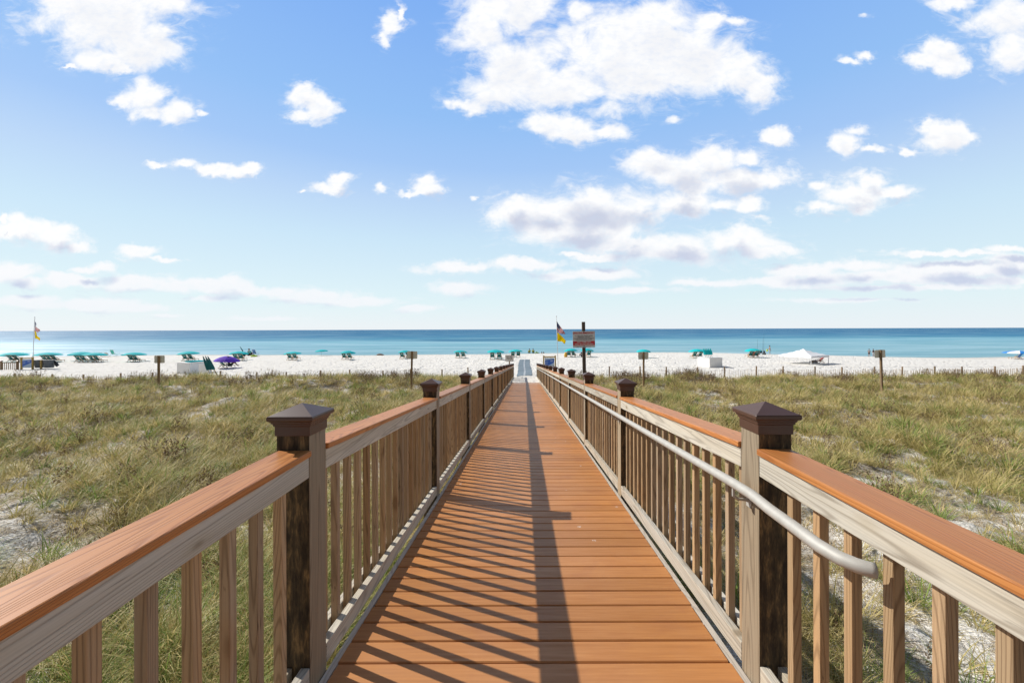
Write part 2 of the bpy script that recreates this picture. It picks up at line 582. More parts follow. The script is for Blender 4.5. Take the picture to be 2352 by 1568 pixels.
def wood(name, axis, light, dark, warm, grain=1.0, knots=True, dirt=None, rough=.75, mold=False):
    m, w, b = mat(name)
    tc = w.new('ShaderNodeTexCoord')
    oi = w.new('ShaderNodeObjectInfo')
    r = oi.outputs['Random']
    off = w.comb(w.math('MULTIPLY', r, 13.7), w.math('MULTIPLY', r, 57.3), w.math('MULTIPLY', r, 31.1))
    P = w.vmath('ADD', tc.outputs['Object'], off)
    st = {'x': (.06, 1, 1), 'y': (1, .06, 1), 'z': (1, 1, .06)}[axis]
    Ps = w.vmath('MULTIPLY', P, st)
    soft = w.noise(Ps, 11, 3, .5)
    # growth rings cut along the board
    rings = w.noise(Ps, 7, 1, .4)
    ringv = w.math('FRACT', w.math('MULTIPLY', w.math('ADD', rings, w.math('MULTIPLY', w.noise(P, 2.3, 2), .05)), 26 * grain))
    ring = w.math('ABSOLUTE', w.math('SUBTRACT', ringv, .5))
    ring = w.maprange(ring, .25, .5, 0, 1, True)
    fine = w.noise(w.vmath('MULTIPLY', P, tuple(a if a == 1 else .02 for a in st)), 160, 3, .6)
    c = w.mix(w.maprange(soft, .3, .7), light, warm)
    c = w.mix(w.math('MULTIPLY', ring, .66), c, dark)
    c = w.mix(w.math('MULTIPLY', w.maprange(fine, .45, .75), .35), c, tuple(x * .5 for x in dark))
    big = w.noise(P, 1.7, 2)
    c = w.mix(w.math('MULTIPLY', w.maprange(big, .35, .7), .28), c, tuple(x * .72 for x in light))
    hue = w.maprange(w.math('FRACT', w.math('MULTIPLY', r, 7.31)), 0, 1, .74, 1.14)
    c = w.mix(1.0, c, w.comb(hue, hue, hue), 'MULTIPLY')
    grey = w.maprange(w.math('FRACT', w.math('MULTIPLY', r, 23.7)), .4, 1, 0, .30)
    lum = w.vmath('DOT_PRODUCT', c, (.35, .45, .2))
    c = w.mix(grey, c, w.comb(lum, w.math('MULTIPLY', lum, .95), w.math('MULTIPLY', lum, .86)))
    # drying checks: thin dark cracks along the grain
    ck = w.noise(w.vmath('MULTIPLY', P, tuple(a if a == 1 else .035 for a in st)), 48, 2, .5, .3)
    ckm = w.math('MULTIPLY', w.maprange(w.math('ABSOLUTE', w.math('SUBTRACT', ck, .5)), .0, .012, 1, 0), w.maprange(w.noise(P, 3.1, 2), .52, .6))
    if knots:
        c = w.mix(w.math('MULTIPLY', ckm, .8), c, tuple(x * .25 for x in dark))
    h = w.math('ADD', w.math('MULTIPLY', ring, -.5), w.math('MULTIPLY', fine, .5))
    if knots:
        vo = w.new('ShaderNodeTexVoronoi')
        ks = {'x': (.45, 1, 1), 'y': (.05, .45, 1), 'z': (1, 1, .45)}[axis]
        w.put(vo.inputs['Vector'], w.vmath('MULTIPLY', P, ks))
        vo.inputs['Scale'].default_value = 7.0 if axis == 'y' else 3.6
        vo.inputs['Randomness'].default_value = 1
        dk = w.maprange(vo.outputs['Distance'], .05, .12, 1, 0, True)
        c = w.mix(w.math('MULTIPLY', dk, .85), c, (.09, .045, .02))
        halo = w.maprange(vo.outputs['Distance'], .09, .24, .5, 0, True)
        c = w.mix(halo, c, tuple(x * .75 for x in warm))
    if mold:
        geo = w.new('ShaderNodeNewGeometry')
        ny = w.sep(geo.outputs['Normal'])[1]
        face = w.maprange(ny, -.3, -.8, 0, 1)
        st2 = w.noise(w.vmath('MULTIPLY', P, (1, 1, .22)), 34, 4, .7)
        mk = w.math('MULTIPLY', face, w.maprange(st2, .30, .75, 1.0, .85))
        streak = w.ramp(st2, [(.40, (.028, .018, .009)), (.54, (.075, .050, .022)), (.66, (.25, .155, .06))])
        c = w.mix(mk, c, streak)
    w.put(b.inputs['Base Color'], c)
    b.inputs['Roughness'].default_value = rough
    b.inputs['Specular IOR Level'].default_value = .3
    w.put(b.inputs['Normal'], w.bump(h, .45, .002))
    return m


M = {}
M['plank'] = wood('weathered_plank', 'y', (.66, .615, .525), (.28, .23, .17), (.58, .49, .35), 1.0)
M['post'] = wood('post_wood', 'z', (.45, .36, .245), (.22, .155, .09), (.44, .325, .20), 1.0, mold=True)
M['baluster'] = wood('baluster_wood', 'z', (.50, .355, .205), (.22, .13, .062), (.50, .30, .145), 1.2)
M['cap_board'] = wood('composite_cap', 'y', (.68, .285, .090), (.34, .11, .030), (.59, .215, .062), 1.4, knots=False, rough=.42)
M['fence_wood'] = wood('fence_wood', 'z', (.34, .25, .16), (.16, .11, .07), (.36, .24, .14), 1, knots=False)
M['dark_wood'] = wood('dark_post', 'z', (.13, .095, .065), (.05, .034, .022), (.15, .10, .065), 1)
M['mid_wood'] = wood('sign_post_wood', 'z', (.30, .20, .11), (.14, .085, .045), (.32, .20, .10), 1)
M['yellow_wood'] = wood('yellow_wood', 'z', (.52, .36, .12), (.30, .19, .06), (.55, .37, .10), 1)
M['cap'] = plain('brown_post_cap', (.088, .044, .028), .38, 0, .5, .15, 60)
M['pipe'] = plain('aluminium_pipe', (.47, .455, .42), .6, .2, .35, .18, 30)
M['trim'] = wood('trim_board', 'y', (.62, .57, .50), (.40, .34, .28), (.60, .52, .44), 1, knots=False)
M['teal'] = plain('teal_canvas', (.012, .46, .48), .7)
M['dark_teal'] = plain('dark_teal_sling', (.008, .14, .135), .7)
M['purple'] = plain('purple_canvas', (.12, .045, .50), .7)
M['blue'] = plain('blue_canvas', (.02, .22, .62), .7)
M['white'] = plain('white_paint', (.80, .79, .77), .5, var=.04)
M['canopy_white'] = plain('white_fabric', (.86, .86, .87), .7, var=.03)
M['chair_wood'] = plain('chair_wood', (.42, .27, .14), .6)
M['pole_white'] = plain('pole_white', (.74, .74, .74), .4)
M['grey_plate'] = plain('grey_sign_back', (.80, .77, .69), .6, .0)
M['bin'] = plain('grey_bin', (.10, .115, .13), .5)
M['black'] = plain('black_plastic', (.015, .015, .017), .5)
M['red'] = plain('red_fabric', (.42, .02, .02), .6)
M['sign_red'] = plain('sign_red', (.66, .022, .028), .5, var=.03)
M['sign_face'] = plain('sign_face', (.78, .76, .72), .5, var=.04)
M['sign_white'] = plain('sign_white', (.80, .78, .74), .5, var=.04)
M['ink'] = plain('black_ink', (.03, .03, .035), .5)
M['brown_frame'] = plain('brown_frame', (.12, .075, .05), .6)
M['panel_blue'] = plain('panel_blue', (.035, .13, .50), .4)
M['panel_light'] = plain('panel_light', (.42, .54, .68), .4)
M['panel_pale'] = plain('panel_pale', (.62, .68, .74), .4)
M['flag_red'] = plain('flag_red', (.50, .02, .04), .7)
M['flag_white'] = plain('flag_white', (.80, .78, .78), .7)
M['flag_yellow'] = plain('flag_yellow', (.85, .68, .01), .7)
M['skin'] = plain('skin', (.42, .22, .14), .6)
M['skin_dark'] = plain('skin_tan', (.26, .12, .07), .6)
M['hair'] = plain('hair', (.03, .018, .012), .6)
M['grey_cloth'] = plain('grey_cloth', (.22, .23, .25), .8)
M['light_cloth'] = plain('light_cloth', (.55, .56, .60), .8)
M['dark_cloth'] = plain('dark_cloth', (.025, .03, .04), .8)
M['yellow_cloth'] = plain('yellow_cloth', (.62, .60, .10), .8)
M['teal_cloth'] = plain('teal_cloth', (.05, .42, .40), .8)
M['lime'] = plain('lime_plastic', (.50, .68, .05), .5)
M['orange_cloth'] = plain('orange_towel', (.70, .42, .06), .8)
M['galv'] = plain('wire', (.35, .34, .32), .5, .6)
M['pale_blue'] = plain('pale_blue', (.12, .30, .62), .6)
M['driftwood'] = plain('driftwood', (.20, .12, .08), .8)
M['turquoise_fabric'] = plain('turquoise_sling', (.06, .55, .45), .6)  # turquoise fabric of the tall folding chair


def cloth(name, col, tr=.45):
    """thin fabric that lets some of the sun through"""
    m, w, b = mat(name)
    tc = w.new('ShaderNodeTexCoord')
    n = w.noise(tc.outputs['Object'], 5, 3)
    c = w.mix(n, tuple(x * .9 for x in col), tuple(min(1, x * 1.08) for x in col))
    w.put(b.inputs['Base Color'], c)
    b.inputs['Roughness'].default_value = .75
    b.inputs['Specular IOR Level'].default_value = .2
    tl = w.new('ShaderNodeBsdfTranslucent')
    w.put(tl.inputs[0], c)
    mx = w.new('ShaderNodeMixShader')
    mx.inputs[0].default_value = tr
    w.l.new(b.outputs[0], mx.inputs[1]); w.l.new(tl.outputs[0], mx.inputs[2])
    w.l.new(mx.outputs[0], w.n['Material Output'].inputs[0])
    return m


M['teal'] = cloth('teal_canvas', (.02, .66, .70), .22)
M['purple'] = cloth('purple_canvas', (.20, .075, .68), .25)
M['flag_yellow'] = cloth('flag_yellow', (.92, .74, .01))
M['flag_red'] = cloth('flag_red', (.62, .02, .04))
M['flag_white'] = cloth('flag_white', (.85, .83, .83))


def canton():
    m, w, b = mat('flag_canton')
    tc = w.new('ShaderNodeTexCoord')
    vo = w.new('ShaderNodeTexVoronoi')
    w.put(vo.inputs['Vector'], tc.outputs['Object'])
    vo.inputs['Scale'].default_value = 14
    vo.inputs['Randomness'].default_value = .2
    k = w.maprange(vo.outputs['Distance'], .25, .35, 1, 0)
    w.put(b.inputs['Base Color'], w.mix(k, (.02, .03, .14), (.75, .75, .78)))
    return m


M['canton'] = canton()


def deck_mat():
    m, w, b = mat('composite_decking')
    geo = w.new('ShaderNodeNewGeometry')
    P = geo.outputs['Position']
    y = w.sep(P)[1]
    at = w.new('ShaderNodeAttribute', attribute_name='board')
    br = at.outputs['Fac']
    Pg = w.vmath('ADD', w.vmath('MULTIPLY', P, (.05, 1, 1)), w.comb(w.math('MULTIPLY', br, 40.0), 0, 0))
    g1 = w.noise(Pg, 60, 4, .6)
    g2 = w.noise(w.vmath('MULTIPLY', P, (.5, .5, .5)), 2.2, 3, .6)
    c = w.mix(w.maprange(g1, .3, .7), (.54, .232, .066), (.41, .160, .042))
    c = w.mix(w.maprange(g2, .35, .7, 0, .45), c, (.49, .235, .105))
    hue = w.maprange(br, 0, 1, .80, 1.13)
    c = w.mix(1.0, c, w.comb(hue, hue, hue), 'MULTIPLY')
    # sand dust, thicker towards the beach end
    d1 = w.noise(P, 7, 6, .7)
    dust_k = w.maprange(y, 8, 27, .02, .30)
    dust = w.math('MULTIPLY', w.maprange(d1, .48, .72), dust_k)
    far = w.maprange(y, 23, 26.6, 0, .8, True)
    dust = w.math('ADD', dust, w.math('MULTIPLY', far, w.maprange(w.noise(P, 2.3, 5, .7), .42, .62)), clamp=True)
    c = w.mix(dust, c, (.62, .55, .48))
    # bird droppings and scuffs
    vo = w.new('ShaderNodeTexVoronoi')
    w.put(vo.inputs['Vector'], w.vmath('ADD', P, w.vmath('MULTIPLY', w.noise(P, 26, 3, out=1), (.03, .03, 0))))
    vo.inputs['Scale'].default_value = 3.3
    sp = w.maprange(vo.outputs['Distance'], .035, .06, 1, 0)
    pick = w.math('GREATER_THAN', w.math('SUBTRACT', w.sep(vo.outputs['Color'])[0], w.maprange(w.sep(P)[0], -.9, .6, .3, 0)), .30)
    c = w.mix(w.math('MULTIPLY', w.math('MULTIPLY', sp, pick), w.maprange(w.noise(P, 90, 2), .4, .6)), c, (.72, .68, .64))
    sc1 = w.noise(w.vmath('MULTIPLY', P, (1, 2.5, 1)), 38, 4, .8, .6)
    sc2 = w.noise(P, 1.6, 3, .6)
    c = w.mix(w.math('MULTIPLY', w.maprange(sc1, .66, .76), w.maprange(sc2, .42, .62, 0, .55)), c, (.70, .50, .38))
    dk = w.noise(P, 3.1, 4, .6, .5)
    c = w.mix(w.maprange(dk, .52, .75, 0, .38), c, (.33, .12, .05))
    w.put(b.inputs['Base Color'], c)
    w.put(b.inputs['Roughness'], w.maprange(g1, .3, .7, .42, .6))
    b.inputs['Specular IOR Level'].default_value = .45
    w.put(b.inputs['Normal'], w.bump(g1, .25, .002))
    return m


def sand_mat():
    m, w, b = mat('sand')
    geo = w.new('ShaderNodeNewGeometry')
    P = geo.outputs['Position']
    at = w.new('ShaderNodeAttribute', attribute_name='litter')
    li = at.outputs['Fac']
    n1 = w.noise(P, 1.4, 5, .6)
    n2 = w.noise(P, 9, 5, .65)
    c = w.mix(w.maprange(n1, .3, .7), (.84, .81, .76), (.77, .74, .685))
    c = w.mix(w.maprange(n2, .55, .75, 0, .35), c, (.60, .56, .51))
    # wet strip by the water
    z = w.sep(P)[2]
    wet = w.maprange(z, .05, .20, 1, 0, True)
    c = w.mix(w.math('MULTIPLY', wet, .45), c, (.50, .47, .41))
    # dead stems and humus between the tufts
    l1 = w.noise(w.vmath('MULTIPLY', P, (1, 1, .3)), 22, 5, .75, .8)
    l0 = w.noise(P, 1.1, 4, .6)
    lm = w.math('MULTIPLY', w.maprange(w.math('ADD', w.math('MULTIPLY', l1, .55), w.math('MULTIPLY', l0, .45)), .44, .56), w.maprange(li, .1, .8, .0, 1.0), clamp=True)
    lc = w.ramp(w.noise(P, 60, 3, .7), [(.32, (.045, .030, .016)), (.5, (.16, .115, .062)), (.70, (.44, .34, .20))])
    c = w.mix(w.math('MULTIPLY', lm, .92), c, lc)
    w.put(b.inputs['Base Color'], c)
    b.inputs['Roughness'].default_value = .95
    b.inputs['Specular IOR Level'].default_value = .1
    # footprints and wind ripple
    vo = w.new('ShaderNodeTexVoronoi')
    w.put(vo.inputs['Vector'], w.vmath('ADD', P, w.vmath('MULTIPLY', w.noise(P, 3, 2, out=1), (.25, .25, 0))))
    vo.inputs['Scale'].default_value = 2.1
    vo.feature = 'SMOOTH_F1'
    pit = w.maprange(vo.outputs['Distance'], .05, .36, 0, 1, True)
    h = w.math('ADD', w.math('MULTIPLY', pit, 1.3), w.math('MULTIPLY', w.noise(P, 5.5, 5, .65), 1.1))
    w.put(b.inputs['Normal'], w.bump(h, 1.0, .10))
    return m


def sea_mat():
    m, w, b = mat('sea_water')
    geo = w.new('ShaderNodeNewGeometry')
    P = geo.outputs['Position']
    s = w.sep(P)
    Pb = w.vmath('MULTIPLY', P, (.0035, .012, 0))
    wob = w.noise(Pb, 1.0, 3, .55)
    # outer deep water, closer in on the right, sand bars and the shallow strip
    edge = w.math('ADD', s[1], w.math('MULTIPLY_ADD', wob, 130, -65))
    edge = w.math('ADD', edge, w.maprange(s[0], -260, 260, 30, 0))
    col = w.ramp(w.math('DIVIDE', edge, 700, clamp=True), [
        (.0, (.28, .45, .46)), (.13, (.23, .43, .48)), (.20, (.19, .41, .49)), (.27, (.20, .44, .54)), (.33, (.07, .26, .40)), (.42, (.03, .17, .33)), (.65, (.022, .14, .30)), (1, (.018, .12, .275))])
    st = w.noise(w.vmath('MULTIPLY', P, (.02, .13, 0)), 1.0, 6, .62, .3)
    col = w.mix(w.maprange(st, .46, .62, 0, .75), col, w.mix(.6, col, (.42, .64, .70)))
    st3 = w.noise(w.vmath('MULTIPLY', P, (.004, .035, 0)), 1.0, 6, .6, .4)
    col = w.mix(w.maprange(st3, .50, .62, 0, .6), col, w.mix(.5, col, (.03, .20, .33)))
    st2 = w.noise(w.vmath('MULTIPLY', P, (.03, .22, 0)), 1.0, 4, .6)
    col = w.mix(w.maprange(st2, .5, .62, 0, .7), col, w.mix(.5, col, (.05, .28, .38)))
    # a seagrass patch
    pd = w.vmath('LENGTH', w.vmath('MULTIPLY', w.vmath('SUBTRACT', P, (-22, 205, 0)), (.020, .03, 0)))
    pk = w.maprange(w.math('ADD', pd, w.math('MULTIPLY', w.math('SUBTRACT', st, .5), 2.2)), .6, 1.05, .85, 0, True)
    col = w.mix(pk, col, (.03, .17, .30))
    h1 = w.noise(w.vmath('MULTIPLY', P, (.35, 1.1, 0)), 1.0, 6, .62, .2)
    h2 = w.noise(w.vmath('MULTIPLY', P, (.03, .16, 0)), 1.0, 3, .5)
    h = w.math('ADD', w.math('MULTIPLY', h1, .30), w.math('MULTIPLY', h2, .9))
    nrm = w.bump(h, .8, .9)
    df = w.new('ShaderNodeBsdfDiffuse')
    w.put(df.inputs['Color'], col); w.put(df.inputs['Normal'], nrm)
    gl = w.new('ShaderNodeBsdfGlossy')
    gl.inputs['Roughness'].default_value = .28
    gl.inputs['Color'].default_value = (.95, .97, 1, 1)
    w.put(gl.inputs['Normal'], nrm)
    fac = w.math('ADD', w.maprange(s[1], 110, 260, .17, .045), w.maprange(w.math('DIVIDE', s[0], s[1]), -1.2, -.35, .16, 0))
    fac = w.math('MULTIPLY', fac, w.maprange(st, .38, .62, .7, 1.35))
    mx = w.new('ShaderNodeMixShader')
    w.put(mx.inputs[0], fac)
    w.l.new(df.outputs[0], mx.inputs[1]); w.l.new(gl.outputs[0], mx.inputs[2])
    w.l.new(mx.outputs[0], w.n['Material Output'].inputs[0])
    return m


def grass_mat(name, g1, g2, dry, tr=.35):
    m, w, b = mat(name)
    at = w.new('ShaderNodeAttribute', attribute_name='tint')
    oi = w.new('ShaderNodeObjectInfo')
    t = at.outputs['Fac']
    c = w.mix(oi.outputs['Random'], g1, g2)
    c = w.mix(t, c, dry)
    w.put(b.inputs['Base Color'], c)
    b.inputs['Roughness'].default_value = .5
    b.inputs['Specular IOR Level'].default_value = .2
    tl = w.new('ShaderNodeBsdfTranslucent')
    w.put(tl.inputs[0], c)
    mx = w.new('ShaderNodeMixShader')
    mx.inputs[0].default_value = tr
    w.l.new(b.outputs[0], mx.inputs[1])
    w.l.new(tl.outputs[0], mx.inputs[2])
    w.l.new(mx.outputs[0], w.n['Material Output'].inputs[0])
    return m


M['deck'] = deck_mat()
M['sand'] = sand_mat()
M['sea'] = sea_mat()
M['grass'] = grass_mat('dune_grass_blade', (.245, .24, .042), (.44, .37, .11), (.88, .71, .38))
M['grass_green'] = grass_mat('green_grass_blade', (.13, .25, .03), (.22, .33, .06), (.52, .50, .20))
M['grass_dry'] = grass_mat('dry_grass_blade', (.44, .32, .18), (.28, .20, .11), (.78, .64, .42), .25)
M['twig'] = grass_mat('brown_stalk', (.13, .085, .045), (.20, .12, .06), (.28, .20, .12), .1)
M['weed'] = grass_mat('leafy_weed', (.12, .30, .03), (.22, .38, .05), (.30, .42, .08), .3)


# ------------------------------------------------------------------ ground and sea
def axis_coords(lo, hi, c0, c1, fine, growth):
    a = list(np.arange(c0, c1 + 1e-6, fine))
    st = fine
    x = a[-1]
    while x < hi:
        st *= growth; x += st; a.append(min(x, hi))
    st = fine
    x = a[0]
    pre = []
    while x > lo:
        st *= growth; x -= st; pre.append(max(x, lo))
    return np.array(pre[::-1] + a)


def grid_obj(name, xs, ys, zf, material, attr=None):
    X, Y = np.meshgrid(xs, ys)
    Z = zf(X, Y)
    nx, ny = len(xs), len(ys)
    me = bpy.data.meshes.new(name)
    me.vertices.add(nx * ny)
    me.vertices.foreach_set('co', np.stack([X, Y, Z], -1).astype(np.float32).ravel())
    i = (np.arange(ny - 1)[:, None] * nx + np.arange(nx - 1)[None, :]).ravel()
    q = np.stack([i, i + 1, i + nx + 1, i + nx], -1).astype(np.int32)
    me.loops.add(q.size)
    me.loops.foreach_set('vertex_index', q.ravel())
    me.polygons.add(len(q))
    me.polygons.foreach_set('loop_start', np.arange(0, q.size, 4, dtype=np.int32))
    me.polygons.foreach_set('loop_total', np.full(len(q), 4, dtype=np.int32))
    me.polygons.foreach_set('use_smooth', np.ones(len(q), dtype=bool))
    me.update(calc_edges=True)
    me.materials.append(material)
    if attr is not None:
        a = me.attributes.new('litter', 'FLOAT', 'POINT')
        a.data.foreach_set('value', attr(X, Y).astype(np.float32).ravel())
    o = bpy.data.objects.new(name, me)
    COL.objects.link(o)
    return o


def grass_zone(x, y):
    """0..1: how much the dune grass covers this spot"""
    far_edge = np.where(x < 0, np.interp(x, [-60, -30, -8, 0], [26.5, 27.5, 29.5, 30.0]), np.interp(x, [0, 6, 30, 60], [30.0, 30.3, 30.0, 29.5]))
    far_edge = far_edge + .35 * wsum(W_PAT, x, y * 0)
    k = 1 - sstep(far_edge - .5, far_edge + .3, y)
    k = k * sstep(1.05, 1.35, np.abs(x - .04))
    return k


def bare(x, y):
    """sandy openings in the grass"""
    b = np.zeros(np.broadcast(x, y).shape)
    for (cx, cy, rx, ry, a) in [(-8.0, 6.9, 2.0, .42, .8), (-5.9, 7.9, 1.5, .5, .95), (-4.4, 5.2, .9, .35, .7), (-9.5, 8.6, 1.2, .4, .5), (-5.3, 3.6, .9, .4, .6),
                                (7.6, 6.9, 2.2, .38, .9), (5.0, 4.4, 1.2, .8, .85), (4.2, 6.0, 1.3, .5, .6), (7.9, 9.6, 1.4, .45, .85), (5.4, 8.6, 1.0, .9, .7), (10.5, 8.3, 1.6, .6, .8), (2.9, 3.2, 1.0, 1.1, .9),
                                (2.3, 5.0, .6, 1.6, .7), (9, 6.2, 1.2, .5, .7), (-11.5, 21.5, 1.2, .5, .9), (-14.5, 20.0, 1.3, .5, .8), (-9.0, 22.5, 1.0, .5, .8), (6.5, 13.5, 1.4, .5, .6), (7.8, 12.0, 1.6, .4, .8), (5.2, 7.2, .9, .4, .8), (8.2, 7.4, 1.0, .4, .7), (10.5, 11.5, 1.2, .4, .6),
                                (-16, 24, 1.0, .4, .6), (14, 14, 1.6, .5, .6), (3.8, 1.2, 1.6, .8, .7)]:
        d = ((x - cx) / rx) ** 2 + ((y - cy) / ry) ** 2
        b = np.maximum(b, a * np.exp(-d * 1.1))
    return b


xs = axis_coords(-420, 420, -11, 12, .11, 1.035)
ys = axis_coords(-90, 125, -1.0, 12.0, .11, 1.022)
ys = ys[ys <= 125]
g_o = grid_obj('ground', xs, ys, ground, M['sand'], lambda x, y: grass_zone(x, y) * (1 - .62 * sstep(.45, .95, bare(x, y)) * np.where(x < 0, .72, 1.0)))
tag(g_o, 'white sand beach running down from the dunes to the sea', None, None, 'structure')
sx = np.concatenate([-np.geomspace(45000, 300, 20), np.linspace(-250, 250, 26), np.geomspace(300, 45000, 20)])
sy = np.concatenate([np.linspace(62, 200, 20), np.geomspace(220, 45000, 30)])
s_o = grid_obj('sea', sx, sy, lambda x, y: np.zeros_like(x), M['sea'])
tag(s_o, 'calm turquoise sea reaching a straight horizon', None, None, 'structure')

# ------------------------------------------------------------------ boardwalk deck
DL, DR = -.873, .950


def build_deck():
    mb = MB()
    boards = []
    rnd = random.Random(3)
    pitch, gap, th = .1445, .0075, .026

    def board(yc, zc, slope):
        hl = (pitch - gap) / 2
        e = .004 * rnd.uniform(-1, 1)
        r = .005
        zl = lambda yy: zc - slope * (yy - yc)
        o = len(mb.v)
        prof = [(-hl, -th), (-hl, -r), (-hl + r, 0), (hl - r, 0), (hl, -r), (hl, -th)]
        for x in (DL + e, DR + e):
            for (yy, zz) in prof:
                mb.v.append((x, yc + yy, zl(yc + yy) + zz))
        n = len(prof)
        k0 = len(mb.f)
        for i in range(n):
            j = (i + 1) % n
            mb.face((o + i, o + n + i, o + n + j, o + j))
        mb.face(tuple(o + i for i in range(n)))
        mb.face(tuple(o + n + i for i in reversed(range(n))))
        boards.append(len(mb.f) - k0)
    y = 1.7125 - pitch / 2
    while y > -3.5:
        board(y, 3.86, 0); y -= pitch
    y = 1.7125 + pitch / 2 + .001
    while y < 28.2:
        board(y, RAMP0 - SLOPE * y, SLOPE); y += pitch
    root = empty('boardwalk', (0, 0, 0))
    tag(root, 'long orange-brown plank boardwalk sloping down to the beach', None, None, 'structure')
    o = mb.build('deck_boards', M['deck'], root)
    vals = []
    for nf in boards:
        vals += [rnd.random()] * nf
    a = o.data.attributes.new('board', 'FLOAT', 'FACE')
    a.data.foreach_set('value', vals)
    # edge trim boards and the beams below
    for nm, x0, x1 in (('edge_trim', DL - .036, DL - .006), ('edge_trim', DR + .006, DR + .036)):
        t = MB()
        sheared(t, x0, x1, 1.7125, 27.6, -.20, -.004, 0)
        t.build(nm, M['trim'], root)
        t = MB(); t.box(x0, x1, -3.5, 1.71, 3.66, 3.856); t.build(nm, M['trim'], root)
    for x in (DL + .05, 0.03, DR - .09):
        t = MB(); sheared(t, x, x + .04, 1.7125, 26.0, -.22, -.030, 0)
        t.build('joist', M['mid_wood'], root)
    return root


def sheared(mb, x0, x1, y0, y1, h0, h1, mi=0, org=(0, 0, 0), slope=None):
    """a board following the ramp between y0 and y1, h0..h1 above the deck"""
    zf = (lambda y: RAMP0 - SLOPE * y) if slope is None else slope
    vs = []
    for (h) in (h0, h1):
        for y in (y0, y1):
            for x in (x0, x1):
                vs.append((x - org[0], y - org[1], zf(y) + h - org[2]))
    mb.add(vs, [(0, 2, 3, 1), (4, 5, 7, 6), (0, 1, 5, 4), (2, 6, 7, 3), (0, 4, 6, 2), (1, 3, 7, 5)], mi)


build_deck()

# ------------------------------------------------------------------ railings
POST_Y = [-3.12, -.68] + [1.76 + 2.44 * k for k in range(14)]
PW = .14


